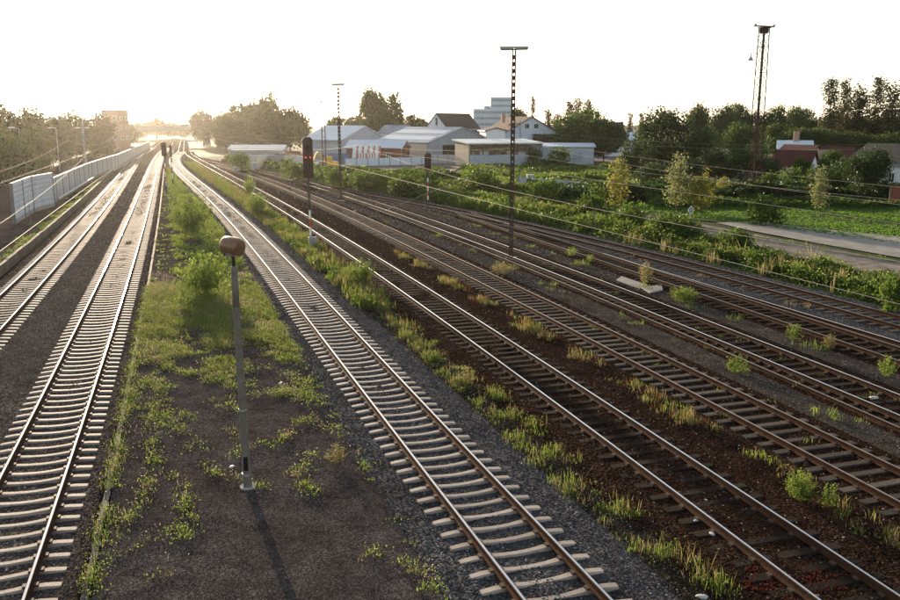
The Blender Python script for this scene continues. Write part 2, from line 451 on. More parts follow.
# island platform
sheet('island_platform', [(toff('B', 1.97), .10), (rmin(toff('B', 3.2), toff('C', -2.6)), .10), (toff('C', -2.6), .07), (toff('C', -2.0), -.26)], YN, 165, M_asph, 6, .016, .8, seed=4)
sheet('ballast', [(toff('C', -2.35), -.33), (toff('C', -1.75), -.238), (toff('C', 1.75), -.238), (toff('C', 2.4), -.36)], YN, 420, M_bal_grey, 6, .016, .8, seed=5)
sheet('grass_strip_soil', [(toff('C', 2.2), -.37), (rmax(toff('D', -2.0), toff('C', 2.3)), -.31)], YN, 240, M_stripsoil, 6, .03, 1, seed=6)
sheet('ballast', [(rmax(toff('D', -2.25), toff('C', 2.25)), -.34), (rmax(toff('D', -1.6), toff('C', 2.3)), -.19), (rmax(toff('D', 1.6), toff('C', 2.5)), -.19), (rmax(toff('E', -1.7), toff('D', 1.65)), -.215), (rmax(toff('E', 1.7), toff('D', 1.7)), -.205)], YN, 260, M_bal_brown, 5, .018, .8, seed=7)
sheet('cinder_walkway', [(rmax(toff('E', 1.7), toff('D', 1.7)), -.206), (rmax(toff('F', -1.75), toff('E', 1.75)), -.206)], YN, 240, M_earth, 6, .02, .8, seed=8)
sheet('ballast', [(rmax(toff('F', -1.75), toff('E', 1.8)), -.207), (rmax(toff('F', 1.7), toff('E', 1.9)), -.207)], YN, 240, M_bal_brown, 6, .016, .8, seed=9)
sheet('cinder_walkway', [(rmax(toff('F', 1.7), toff('E', 1.9)), -.208), (rmax(rmin(toff('H', -1.6), toff('I', -1.6)), toff('F', 1.8)), -.208)], 16, 240, M_earth, 6, .02, .8, seed=10)
sheet('ballast', [(rmax(rmin(toff('H', -1.6), toff('I', -1.6)), toff('F', 1.8)), -.209), (rmax(rmin(toff('H', 1.3), toff('I', -1.4)), toff('F', 1.9)), -.209)], 16, 240, M_bal_brown, 6, .016, .8, seed=12)
R8 = rmax(toff('I', 2.3), toff('F', 2.4))
sheet('ballast', [(rmax(rmin(toff('H', 1.3), toff('I', -1.4)), toff('F', 1.9)), -.210), (R8, -.215), (lambda Y: R8(Y) + .7, -.5)], 16, 240, M_bal_grey, 6, .02, .8, seed=13)
# verge beyond the yard
VX = lambda d: (lambda Y: R8(Y) + d)
sheet('verge', [(VX(.5), -.52), (VX(9), -.40), (VX(40), -.45)], 12, 230, M_turf, 8, .02, 1.5, seed=14)
def flat(name, pts, z, m):
    me = bpy.data.meshes.new(name)
    me.from_pydata([(x, y, z) for x, y in pts], [], [tuple(range(len(pts)))])
    me.materials.append(m)
    return tag(link(name, me), kind='structure')
flat('gravel_path', [(13.0, 93), (17.6, 78), (19.8, 69), (22.8, 57.5), (26.0, 48), (31, 33), (37, 33), (32.6, 48), (29.4, 54.5), (26.2, 63.5), (23.2, 73), (19.9, 82), (15.5, 93)], -.33, M_path)
flat('concrete_yard', [(24.0, 76.5), (25.2, 70.5), (27.6, 63), (30.2, 56), (33.6, 46), (60, 46), (60, 60), (38, 64.5), (31, 72.5), (28, 77.5)], -.325, M_pave)
flat('lawn', [(16, 94), (21, 80), (25, 76.6), (28, 78.5), (31.5, 73), (38, 65.5), (62, 61), (75, 80), (70, 96), (45, 99), (20, 112)], -.34, M_lawn)
flat('builders_yard', [(-75, 300), (-42, 150), (-20, 132), (0, 150), (2, 172), (24, 178), (44, 190), (44, 260), (0, 300)], -.36, M_soilyard)
flat('car_park', [(-110, 190), (-62, 128), (-64, 118), (-76, 112), (-140, 150)], -.30, M_conc)

# ------------------------------------------------------------------ rails and sleepers
RAILP = [(-.065, -.17), (.065, -.17), (.065, -.158), (.012, -.142), (.010, -.05), (.036, -.036), (.037, -.008), (.024, 0), (-.024, 0), (-.037, -.008), (-.036, -.036), (-.010, -.05), (-.012, -.142), (-.065, -.158)]
def rail_mesh(name, fn, Y0, Y1, mats, base, z=0.0):
    ys = yrange(Y0, Y1, 1.0, 3.0); V = []; n = len(RAILP)
    for y in ys:
        s = fn(y + .25) - fn(y - .25); s /= .5
        L = math.sqrt(1 + s * s); nx_, ny_ = 1 / L, -s / L
        for a, b in RAILP: V.append((fn(y) + a * nx_ - base[0], y + a * ny_ - base[1], b + z - base[2]))
    F = []; mi = []
    for i in range(len(ys) - 1):
        for k in range(n):
            F.append((i * n + k, i * n + (k + 1) % n, (i + 1) * n + (k + 1) % n, (i + 1) * n + k))
            mi.append(1 if k == 7 else 0)
    me = bpy.data.meshes.new(name); me.from_pydata([tuple(v) for v in V], [], F + [tuple(range(n))[::-1]])
    for m in mats: me.materials.append(m)
    me.polygons.foreach_set('material_index', mi + [0])
    bm = bmesh.new(); bm.from_mesh(me); bmesh.ops.recalc_face_normals(bm, faces=bm.faces); bm.to_mesh(me); bm.free()
    return me

def concrete_sleeper():
    xs_ = [-1.3, -1.27, -1.0, -.62, -.35, -.15, 0, .15, .35, .62, 1.0, 1.27, 1.3]
    V = []
    for x in xs_:
        a = abs(x)
        top = -.172 - .042 * max(0, 1 - (a / .62) ** 2) if a < .62 else -.172 - .03 * max(0, (a - 1.0) / .3)
        w = .088 if a > .6 else .078
        h = .015 if a > 1.28 else 0
        V += [(x, -.125 + h, -.36), (x, -w - .01 + h, top - .03), (x, -w + .015 + h, top), (x, w - .015 - h, top), (x, w + .01 - h, top - .03), (x, .125 - h, -.36)]
    n = 6; F = []
    for i in range(len(xs_) - 1):
        for k in range(n): F.append((i * n + k, i * n + (k + 1) % n, (i + 1) * n + (k + 1) % n, (i + 1) * n + k))
    F += [tuple(range(n)), tuple(range(len(V) - n, len(V)))]
    mb = MB().add(V, F); return mb.mesh('concrete_sleeper', M_conc_sl)
def wood_sleeper(m, seed):
    r = random.Random(seed); mb = MB(); V = []
    xs_ = [-1.3, -1.0, -.5, 0, .5, 1.0, 1.3]
    for x in xs_:
        j = lambda: r.uniform(-.012, .012)
        V += [(x + j(), -.13 + j(), -.32), (x + j(), -.128 + j(), -.19 + j() * .6), (x + j(), -.11 + j(), -.172), (x + j(), .11 + j(), -.172), (x + j(), .128 + j(), -.19 + j() * .6), (x + j(), .13 + j(), -.32)]
    n = 6; F = []
    for i in range(len(xs_) - 1):
        for k in range(n): F.append((i * n + k, i * n + (k + 1) % n, (i + 1) * n + (k + 1) % n, (i + 1) * n + k))
    F += [tuple(range(n)), tuple(range(len(V) - n, len(V)))]
    return mb.add(V, F).mesh('wooden_sleeper', m)
SL_C = [concrete_sleeper()]
SL_W = [wood_sleeper(M_wood_sl, i) for i in range(4)]
SL_G = [wood_sleeper(M_wood_gr, 10 + i) for i in range(4)]

def track(t, label, Y0, Y1, Ysl, near, meshes, spacing, rails=(M_rail_side, M_rail_head), skip=0.0, group='railway tracks of the yard'):
    base = Vector((tx(t, Y0), Y0, 0))
    root = thing('railway_track', label, 'railway track', base, 0, group)
    for s in (-1, 1):
        link('rail', rail_mesh('rail', toff(t, s * .7525), Y0, Y1, rails, base), root)
    y = Y0 + .3; far = MB(); cl = MB(); cnt = 0
    src = meshes[0]
    fv = [v.co.copy() for v in src.vertices]; ff = [tuple(p.vertices) for p in src.polygons]
    while y < Ysl:
        s = slope(t, y); a = -math.atan(s)       # local x axis across the track
        jx, jr = (rnd.uniform(-.01, .01), rnd.uniform(-.004, .004)) if meshes is SL_C else (rnd.uniform(-.05, .05), rnd.uniform(-.02, .02))
        p = Vector((tx(t, y) + jx, y, 0)) - base
        if rnd.random() >= skip or meshes is SL_C:
            if y < near:
                o = link('sleeper', rnd.choice(meshes), root, p, a + jr)
                cnt += 1
            else:
                Mz = Matrix.Rotation(a, 3, 'Z')
                far.add([Mz @ q + p for q in fv], ff)
            if y < 34:
                Mz = Matrix.Rotation(a, 3, 'Z')
                for g in (-.7525, .7525):
                    for d in (-.105, .105):
                        c = Mz @ Vector((g + d, 0, 0)) + p
                        cl.box((c.x, c.y, -.15), (.075, .13, .045), a)
        y += spacing * math.cos(math.atan(s)) * (1 if meshes is SL_C else rnd.uniform(.94, 1.06))
    if far.v:
        o = far.build('distant_sleepers', meshes[0].materials[0], root); o['kind'] = 'stuff'
    if cl.v:
        o = cl.build('rail_fastenings', M_clip, root); o['kind'] = 'stuff'
    return root

RB = (M_rail_rust, M_rail_head_d)
track('A', 'leftmost concrete sleeper track beside the grey noise barrier', 26, 420, 300, 82, SL_C, .6, (M_rail_side, M_rail_head_b))
track('B', 'concrete sleeper track between the ballast strip and the overgrown island platform', 8, 420, 300, 84, SL_C, .6, (M_rail_side, M_rail_head_b))
track('C', 'curving concrete sleeper track with rust brown rails right of the leaning lamp post', 8, 420, 260, 84, SL_C, .6, (M_rail_rust, M_rail_head))
track('D', 'dark wooden sleeper track with shiny rails beside the strip of yellow weeds', 8, 250, 230, 80, SL_W, .63)
track('E', 'rusty brown sided track with weathered wooden sleepers, second from the weed strip', 10, 205, 180, 80, SL_G, .64, RB)
trF = track('F', 'bright railed wooden track right of the tall battened mast with a loose rail alongside', 14, 190, 150, 80, SL_W, .64)
trH = track('H', 'wooden track joining the outer one, with a thick pale rail lying along its right', 18, 82, 68, 82, SL_W, .64, (M_rail_side, M_rail_head_d))
track('I', 'outermost dark railed track on pale gravel beside the green undergrowth', 18, 118, 104, 82, SL_G, .64, (M_rail_side, M_rail_head_d))
# loose rails beside the tracks
def loose(label, fn, Y0, Y1, z, mats, scale=1.0):
    base = Vector((fn(Y0), Y0, 0))
    o = link('loose_rail', rail_mesh('loose_rail', fn, Y0, Y1, mats, base, z), None, base)
    return tag(o, label, 'rail', 'spare rails lying beside the tracks')
loose('thin spare rail lying left of the bright railed track', toff('F', -1.42), 14, 88, -.06, (M_rail_side, M_rail_head_d))
loose('thick pale spare rail lying between the two outermost tracks', lambda Y: toff('H', .78)(Y) + .02 + max(0, (52 - Y)) * .032, 18, 56, .004, (M_rail_side, M_white))  # white head colour stands in for the shine of the steel

# kerbs: individual stones
def kerb(name, label, fn, Y0, Y1, Yn, top, w, m):
    root = thing(name, label, 'kerb', (fn(Y0), Y0, 0)); b = Vector((fn(Y0), Y0, 0))
    y = Y0; far = MB(); L = 1.0
    me = MB().box((0, 0, top - .32), (w, .985, .64)).mesh('kerb_stone', m)
    while y < Y1:
        s = (fn(y + .5) - fn(y - .5)); a = -math.atan(s)
        if y < Yn:
            o = link('kerb_stone', me, root, Vector((fn(y) + rnd.uniform(-.015, .015), y, rnd.uniform(-.02, .02))) - b, a + rnd.uniform(-.01, .01))
        else:
            far.box(Vector((fn(y), y, top - .32)) - b, (w, 1.0, .64), a)
        y += math.cos(a)
    if far.v: far.build('distant_kerb_stones', m, root)['kind'] = 'stuff'
kerb('platform_kerb', 'stone kerb along the left edge of the overgrown island platform', toff('B', 1.86), 9, 160, 70, .10, .13, M_kerb)
kerb('platform_kerb', 'pale stone kerb left of the leftmost track below the noise barrier', toff('A', -2.22), 30, 230, 85, .33, .22, M_kerb)

# ------------------------------------------------------------------ gravel stones (scattered real stones)
def gravel(name, surf, Y0, Y1, dens, m, smin, smax, seed):
    src = surf.data
    V = [v.co[:] for v in src.vertices]; F = [tuple(p.vertices) for p in src.polygons if Y0 <= sum(src.vertices[i].co.y for i in p.vertices) / len(p.vertices) <= Y1]
    me = bpy.data.meshes.new(name); me.from_pydata(V, [], F)
    bm = bmesh.new(); bm.from_mesh(me)
    bmesh.ops.delete(bm, geom=[v for v in bm.verts if not v.link_faces], context='VERTS'); bm.to_mesh(me); bm.free()
    me.materials.append(m)
    o = link(name, me); o['kind'] = 'stuff'
    ng = bpy.data.node_groups.new('scatter_' + name, 'GeometryNodeTree')
    ng.interface.new_socket('Geometry', in_out='INPUT', socket_type='NodeSocketGeometry')
    ng.interface.new_socket('Geometry', in_out='OUTPUT', socket_type='NodeSocketGeometry')
    n = ng.nodes; l = ng.links
    gi = n.new('NodeGroupInput'); go = n.new('NodeGroupOutput')
    dp = n.new('GeometryNodeDistributePointsOnFaces'); dp.inputs['Density'].default_value = dens; dp.inputs['Seed'].default_value = seed
    ico = n.new('GeometryNodeMeshIcoSphere'); ico.inputs['Radius'].default_value = 1.0; ico.inputs['Subdivisions'].default_value = 1
    sm = n.new('GeometryNodeSetMaterial'); sm.inputs['Material'].default_value = m
    ip = n.new('GeometryNodeInstanceOnPoints')
    rs = n.new('FunctionNodeRandomValue'); rs.data_type = 'FLOAT_VECTOR'
    rs.inputs[0].default_value = (smin, smin, smin * .8); rs.inputs[1].default_value = (smax, smax * .8, smax * .75)
    rr_ = n.new('FunctionNodeRandomValue'); rr_.data_type = 'FLOAT_VECTOR'
    rr_.inputs[0].default_value = (-.6, -.6, 0); rr_.inputs[1].default_value = (.6, .6, 6.28)
    rr_.inputs['Seed'].default_value = 3
    l.new(gi.outputs[0], dp.inputs['Mesh']); l.new(dp.outputs['Points'], ip.inputs['Points'])
    l.new(ico.outputs['Mesh'], sm.inputs['Geometry']); l.new(sm.outputs['Geometry'], ip.inputs['Instance'])
    l.new(rs.outputs[0], ip.inputs['Scale']); l.new(rr_.outputs[0], ip.inputs['Rotation'])
    l.new(ip.outputs['Instances'], go.inputs[0])
    md = o.modifiers.new('scatter', 'NODES'); md.node_group = ng
    return o
def stone_mat(name, cols, k=1.0):
    cols = [tuple(v * k for v in cols[0])] + [(p_, tuple(v * k for v in c_)) for p_, c_ in cols[1:-1]] + [tuple(min(.4, v * k) for v in cols[-1])]
    m = bpy.data.materials.new(name); m.use_nodes = True
    n = m.node_tree.nodes; l = m.node_tree.links; b = n['Principled BSDF']
    oi = n.new('ShaderNodeObjectInfo'); ra = n.new('ShaderNodeValToRGB')
    ra.color_ramp.elements[0].color = (*cols[0], 1); ra.color_ramp.elements[1].color = (*cols[-1], 1)
    for i, (p, c) in enumerate(cols[1:-1]):
        e = ra.color_ramp.elements.new(p); e.color = (*c, 1)
    l.new(oi.outputs['Random'], ra.inputs['Fac']); l.new(ra.outputs['Color'], b.inputs['Base Color'])
    b.inputs['Roughness'].default_value = .9; b.inputs['Specular IOR Level'].default_value = .04
    return m
ST_grey = stone_mat('stone_grey', [(.014, .014, .017), (.5, (.034, .034, .038)), (.93, (.07, .069, .072)), (.26, .25, .23)], 1.9)
ST_dark = stone_mat('stone_dark', [(.010, .008, .0068), (.5, (.026, .020, .017)), (.93, (.05, .040, .034)), (.18, .16, .145)], 4.4)
ST_brown = stone_mat('stone_brown', [(.007, .004, .003), (.5, (.017, .0092, .0065)), (.95, (.038, .023, .016)), (.22, .18, .15)], 1.9)
ST_grit = stone_mat('stone_grit', [(.010, .008, .007), (.5, (.028, .021, .019)), (.9, (.06, .048, .043)), (.28, .25, .22)], 2.7)
for o in [o for o in SC.objects if o.get('kind') == 'structure' and o.name.split('.')[0] in ('ballast', 'cinder_walkway', 'island_platform', 'grass_strip_soil')]:
    mn = o.data.materials[0].name
    if mn == 'ballast_grey':
        gravel('gravel', o, 8, 42, 150, ST_grey, .014, .038, 1); gravel('gravel', o, 42, 75, 55, ST_grey, .02, .05, 8); gravel('gravel', o, 75, 130, 18, ST_grey, .05, .09, 18)
    elif mn == 'ballast_dark':
        gravel('gravel', o, 8, 42, 130, ST_dark, .014, .038, 2); gravel('gravel', o, 42, 80, 55, ST_dark, .02, .05, 7); gravel('gravel', o, 80, 150, 16, ST_dark, .05, .10, 17)
    elif mn == 'ballast_brown':
        gravel('gravel', o, 8, 44, 110, ST_brown, .014, .038, 3); gravel('gravel', o, 44, 75, 60, ST_brown, .02, .055, 9); gravel('gravel', o, 75, 130, 22, ST_brown, .05, .09, 19)
    elif mn == 'cinder_earth':
        gravel('gravel', o, 8, 44, 75, ST_dark, .01, .034, 4); gravel('gravel', o, 44, 110, 26, ST_dark, .025, .07, 14)
    elif mn == 'strip_soil': gravel('gravel', o, 8, 46, 80, ST_dark, .012, .036, 15)
    elif mn == 'old_asphalt': gravel('grit', o, 8, 32, 300, ST_grit, .005, .016, 5)

# rust red gravel patch in the dark track
q = G(792, 582, -.19); pv_ = [(q.x, q.y, -.185)]
for k in range(20):
    a = 6.283 * k / 20; rr2 = rnd.uniform(.7, 1.15)
    pv_.append((q.x + math.cos(a) * .95 * rr2, q.y + math.sin(a) * .75 * rr2, -.187))
me = bpy.data.meshes.new('patch'); me.from_pydata(pv_, [], [(0, k + 1, (k + 1) % 20 + 1) for k in range(20)]); tmp_ = bpy.data.objects.new('patch', me)
ST_red = stone_mat('stone_red', [(.05, .008, .005), (.5, (.10, .016, .010)), (.94, (.15, .03, .02)), (.2, .1, .07)])
gravel('red_gravel', tmp_, 8, 30, 260, ST_red, .014, .036, 6)
bpy.data.objects.remove(tmp_)

# ------------------------------------------------------------------ foliage builders
def leaf_quads(C, size, rng, up=0.0, aspect=.6):
    n = len(C)
    N = rng.normal(size=(n, 3)); N[:, 2] += up; N /= np.linalg.norm(N, axis=1, keepdims=True) + 1e-9
    A = rng.normal(size=(n, 3)); T = np.cross(N, A); T /= np.linalg.norm(T, axis=1, keepdims=True) + 1e-9
    B = np.cross(N, T)
    s = np.asarray(size).reshape(-1, 1)
    V = np.empty((n, 4, 3), np.float32)
    V[:, 0] = C - T * s; V[:, 1] = C + B * s * aspect + N * s * .15; V[:, 2] = C + T * s; V[:, 3] = C - B * s * aspect + N * s * .15
    F = np.arange(n * 4).reshape(n, 4)
    return V.reshape(-1, 3), F

def crown(lobes, n, leaf, seed, clump=.30, per=9, up=.2, shell=.55):
    rng = np.random.default_rng(seed)
    L = np.array(lobes, float)                 # cx cy cz rx ry rz
    w = (L[:, 3] * L[:, 5]); w /= w.sum()
    nt = max(8, n // per)
    idx = rng.choice(len(L), nt, p=w)
    D = rng.normal(size=(nt, 3)); D /= np.linalg.norm(D, axis=1, keepdims=True)
    rad = shell + (1.04 - shell) * rng.random(nt) ** .55
    rad *= 1 + rng.normal(0, .07, nt)
    Cn = L[idx, :3] + D * rad[:, None] * L[idx, 3:6]
    C = np.repeat(Cn, per, 0) + rng.normal(size=(nt * per, 3)) * clump
    size = leaf * rng.uniform(.55, 1.25, len(C))
    return leaf_quads(C, size, rng, up)

def limbs(h, r, lobes, seed, lean=0.0):
    rg = random.Random(seed); mb = MB()
    pts = [Vector((0, 0, -.6))]; top = Vector((rg.uniform(-.3, .3) + lean, rg.uniform(-.3, .3), h))
    K = 5
    prev = pts[0]; pr = r
    for i in range(1, K + 1):
        t = i / K
        p = Vector((top.x * t + rg.uniform(-.1, .1), top.y * t + rg.uniform(-.1, .1), -.6 + (h + .6) * t))
        q = r * (1 - .75 * t)
        mb.tube(prev, p, pr, q, 7, cap=False); prev, pr = p, q
    for lb in lobes:
        z0 = max(h * .25, min(h * .8, lb[2] - lb[5] * .8))
        s = Vector((top.x * z0 / h, top.y * z0 / h, z0)); e = Vector(lb[:3])
        mid = (s + e) / 2 + Vector((0, 0, .15 * (e - s).length))
        mb.tube(s, mid, r * .38, r * .25, 5, cap=False); mb.tube(mid, e, r * .25, r * .08, 5, cap=False)
    return mb

def lobes_round(h, rad, z0, k, seed):
    rg = random.Random(seed); out = [(0, 0, (h + z0) / 2, rad * .8, rad * .8, (h - z0) / 2 * .92)]
    for i in range(k):
        a = rg.uniform(0, 6.28); t = rg.random()
        z = z0 + (h - z0) * (.2 + .62 * t)
        rr_ = rad * math.sqrt(max(.15, 1 - ((t - .4) / .75) ** 2)) * .62
        q = rad * rg.uniform(.34, .52)
        out.append((math.cos(a) * rr_, math.sin(a) * rr_, z, q, q, q * rg.uniform(.75, 1.0)))
    return out
def lobes_column(h, rad, z0, k, seed):
    rg = random.Random(seed); out = []
    for i in range(k):
        t = i / (k - 1); z = z0 + (h - z0) * (.06 + .9 * t)
        q = rad * (.5 + .5 * math.sin(math.pi * (.12 + .8 * (1 - t)))) * (1 - .62 * t ** 2.2)
        out.append((rg.uniform(-.3, .3) * rad * .8, rg.uniform(-.3, .3) * rad * .8, z, q * rg.uniform(.75, 1.1), q * rg.uniform(.75, 1.1), (h - z0) / k * rg.uniform(.75, 1.15)))
    return out

def spray(h, rad, stems, per, leaf, seed):
    rng = np.random.default_rng(seed)
    a = rng.uniform(0, 6.283, stems); q = rad * np.sqrt(rng.random(stems)); hh = h * rng.uniform(.45, 1.08, stems) * (1 - .45 * (q / rad) ** 2)
    T = np.c_[np.cos(a) * q, np.sin(a) * q, hh]; B = T * [.18, .18, 0] + np.c_[rng.normal(0, rad * .08, (stems, 2)), np.full(stems, -.04)]
    t = rng.random((stems, per)) ** .75 * .88 + .12
    bend = (1 - t)[..., None] * t[..., None] * np.c_[np.zeros((stems, 2)), hh * .5][:, None, :]
    C = (B[:, None] * (1 - t[..., None]) + T[:, None] * t[..., None] + bend + rng.normal(0, leaf * 1.1, (stems, per, 3))).reshape(-1, 3)
    V, F = leaf_quads(C, leaf * rng.uniform(.5, 1.3, len(C)), rng, .5)
    mid = B * .5 + T * .5 + np.c_[np.zeros((stems, 2)), hh * .125]
    w = np.c_[np.cos(a + 1.57), np.sin(a + 1.57), np.zeros(stems)] * leaf * .16
    V2 = np.stack([B - w, mid - w * .8, T, mid + w * .8], 1).reshape(-1, 3); F2 = np.arange(stems * 4).reshape(-1, 4)
    return np.r_[V, V2], np.r_[F, F2 + len(V)]
PROTO = {}
def tree_proto(key, h, rad, z0, k, n, leaf, m, seed, kind='round', r=.25, clump=None, per=9, shell=.5):
    lb = lobes_round(h, rad, z0, k, seed) if kind == 'round' else lobes_column(h, rad, z0, k, seed)
    V, F = crown(lb, n, leaf, seed, clump or leaf * 1.5, per, shell=shell)
    cm = np_mesh('crown', V, F, [m])
    tm = limbs(h * (.85 if kind != 'round' else .7), r, lb[1:] if kind == 'round' else lb[1::2], seed).mesh('trunk', M_bark, True)
    PROTO[key] = (cm, tm, h, rad)
def plant(key, name, label, cat, x, y, z, h, w=None, rz=None, group=None, mat_over=None):
    cm, tm, h0, r0 = PROTO[key]
    root = thing(name, label, cat, (x, y, z), rnd.uniform(0, 6.28) if rz is None else rz, group)
    sh = h / h0; sw = sh if w is None else w / (2 * r0)
    root.scale = (sw, sw, sh)
    c = link('crown' if cat == 'tree' else 'foliage', cm, root)
    if mat_over:
        c.data = cm.copy(); c.data.materials.clear(); c.data.materials.append(mat_over)
    link('trunk' if cat == 'tree' else 'stem', tm, root)
    return root
for i in range(3):
    tree_proto('broad%d' % i, 12, 5.5, 1.6, 12, 8500, .32, L_broad, 30 + i)
    tree_proto('warm%d' % i, 12, 5.5, 1.2, 12, 8500, .33, L_warm, 40 + i)
    tree_proto('dark%d' % i, 10, 4.2, .3, 10, 6500, .24, L_dark, 50 + i, shell=.62)
    tree_proto('poplar%d' % i, 22, 2.6, 2.0, 13, 3400, .30, L_poplar, 60 + i, 'column', .3, clump=.62, per=14, shell=.15)
    tree_proto('sapling%d' % i, 5, 1.25, .9, 9, 1700, .11, L_young, 70 + i, 'column', .06, clump=.22, per=7, shell=.1)
    tree_proto('bush%d' % i, 2.0, 1.25, .0, 8, 1500, .11, L_under, 80 + i, r=.04, clump=.16)
    V_, F_ = spray(1.6, 1.15, 85, 30, .055, 90 + i)
    PROTO['shrub%d' % i] = (np_mesh('foliage', V_, F_, [L_weed]), limbs(.5, .02, [(0, 0, .4, .2, .2, .2)], 90 + i).mesh('stem', M_stalk), 1.6, 1.15)
    V_, F_ = spray(.8, .5, 34, 20, .035, 190 + i)
    PROTO['low%d' % i] = (np_mesh('foliage', V_, F_, [L_weed if i else L_dry]), limbs(.3, .012, [(0, 0, .25, .1, .1, .1)], 190 + i).mesh('stem', M_stalk), .8, .5)
tree_proto('cone0', 12, 3.6, .4, 14, 6000, .26, L_dark, 99, 'column', .25, clump=.4, shell=.4)

def Yb(py, z=-.5): return G(450, py, z).y
def at_base(px, Y, z=-.5):
    return Vector((W(px, 150, Y).x, Y, z))
def hgt(py, Y, z=-.5): return W(450, py, Y).z - z

# ------------------------------------------------------------------ trees
def tree_px(key, label, px, ytop, wpx, Y, group=None, name='broadleaf_tree', z=-.6):
    p = at_base(px, Y, z); h = hgt(ytop, Y, z)
    return plant(key, name, label, 'tree', p.x, p.y, z, h, wpx * Y / 862, None, group)
ORD = ['leftmost', 'second from left', 'third from left', 'fourth from left', 'fifth from left', 'sixth from left', 'seventh from left', 'eighth from left', 'ninth from left', 'tenth from left', 'eleventh from left', 'twelfth from left', 'thirteenth from left', 'fourteenth from left', 'fifteenth from left', 'sixteenth from left', 'seventeenth from left', 'eighteenth from left', 'nineteenth from left', 'twentieth from left']
def ordinal(lst, i):
    return ORD[sorted(range(len(lst)), key=lambda k: lst[k][0]).index(i)]
# left, behind the noise barrier
GL = 'hazy trees behind the noise barrier'
ROW_L = [(-30, 98, 70, 125), (3, 105, 44, 135), (28, 106, 46, 150), (52, 111, 40, 165), (76, 110, 40, 190), (98, 112, 34, 205), (-6, 126, 40, 112), (33, 130, 30, 128), (18, 138, 36, 108), (115, 118, 26, 300), (128, 122, 22, 330)]
for i, (px, yt, wp, Y) in enumerate(ROW_L):
    tree_px('warm%d' % (i % 3), 'hazy sunlit tree in the row behind the noise barrier, ' + ordinal(ROW_L, i) + '', px, yt, wp, Y, GL)
ROW_B = [(143, 121, 20, 460), (158, 117, 26, 480), (172, 121, 18, 500), (186, 122, 16, 470), (133, 123, 18, 440)]
for i, (px, yt, wp, Y) in enumerate(ROW_B):
    tree_px('warm%d' % (i % 3), 'faint distant tree rising beyond the far road bridge, ' + ordinal(ROW_B, i) + '', px, yt, wp, Y, 'distant trees beyond the bridge')
tree_px('warm1', 'glowing loose crowned tree right of the far bridge', 204, 108, 28, 330)
tree_px('warm2', 'low glowing tree between the bridge end and the domed grove', 222, 110, 18, 320)
for px, yt, wp, Y, lab in [(243, 100, 40, 270, 'left dome of the big rounded grove left of the masts'), (262, 95, 46, 262, 'tallest dome of the big rounded grove left of the masts'),
                           (290, 105, 46, 250, 'right dome of the big rounded grove left of the masts'), (272, 108, 50, 240, 'front tree of the big rounded grove left of the masts'), (232, 112, 34, 256, 'low leftmost front tree of the big rounded grove')]:
    tree_px('warm%d' % rnd.randrange(3), lab, px, yt, wp, Y, 'big rounded grove')
tree_px('poplar0', 'thin pointed tree top poking above the rounded grove', 273, 91, 9, 300, name='poplar_tree')
for px, yt, wp, Y, lab, k in [(371, 88, 28, 270, 'left loose crown of the tall tree pair behind the blue hall', 'broad0'), (390, 91, 30, 262, 'right dense crown of the tall tree pair behind the blue hall', 'broad1'),
                            (338, 116, 30, 280, 'low tree behind the pale blue hall left of its light mast', 'broad2'), (357, 113, 28, 285, 'low tree behind the pale blue hall right of the light mast', 'warm0'),
                            (412, 114, 22, 300, 'small tree between the tall pair and the white gable', 'broad2'), (520, 108, 22, 262, 'green tree rising behind the ridge of the white house', 'broad0'), (424, 118, 18, 310, 'little hazy tree just left of the white gable', 'broad0'),
                            (585, 108, 60, 205, 'wide green tree right of the white house', 'broad1'), (604, 118, 44, 196, 'lower green tree spilling right of the grey flat shed', 'broad2')]:
    tree_px(k, lab, px, yt, wp, Y)
ROW_P = [(532, 97, 9, 300), (547, 109, 14, 270), (556, 112, 14, 265), (568, 102, 15, 262), (577, 98, 16, 258), (587, 97, 15, 262)]
for i, (px, yt, wp, Y) in enumerate(ROW_P):
    tree_px('poplar%d' % (i % 3), 'slim poplar of the row behind the white house, ' + ordinal(ROW_P, i) + '', px, yt, wp, Y, 'poplars behind the white house', 'poplar_tree')
for px, yt, wp, Y, lab in [(629, 112, 8, 330, 'tiny pointed tree on the skyline above the far houses'), (640, 113, 10, 300, 'small pointed tree touching the left of the dark round tree')]:
    tree_px('poplar1', lab, px, yt, wp, Y, name='poplar_tree')
tree_px('dark0', 'big dark dense round tree right of the far houses', 662, 108, 58, 150)
tree_px('dark1', 'very dark low dome tree beside the big dark round tree', 705, 126, 36, 146)
tree_px('dark2', 'dark tree low in front of the big dark round tree', 640, 138, 40, 142)
GB = 'trees along the skyline right of the dark round tree'
ROW_S = [(697, 102, 28, 260), (720, 104, 30, 250), (735, 103, 24, 255), (752, 110, 26, 240), (775, 104, 28, 235), (796, 106, 30, 240), (812, 116, 28, 230), (745, 122, 44, 205), (780, 124, 36, 212), (900, 112, 34, 215), (925, 100, 50, 210), (860, 118, 48, 215), (835, 112, 44, 216), (878, 114, 46, 217), (820, 128, 40, 190), (850, 130, 44, 186), (880, 132, 46, 184), (795, 128, 34, 192)]
for i, (px, yt, wp, Y) in enumerate(ROW_S):
    tree_px(('broad%d' if i % 3 else 'warm%d') % (i % 3), 'broadleaf tree of the long skyline row behind the tower, ' + ordinal(ROW_S, i) + '', px, yt, wp, Y, GB)
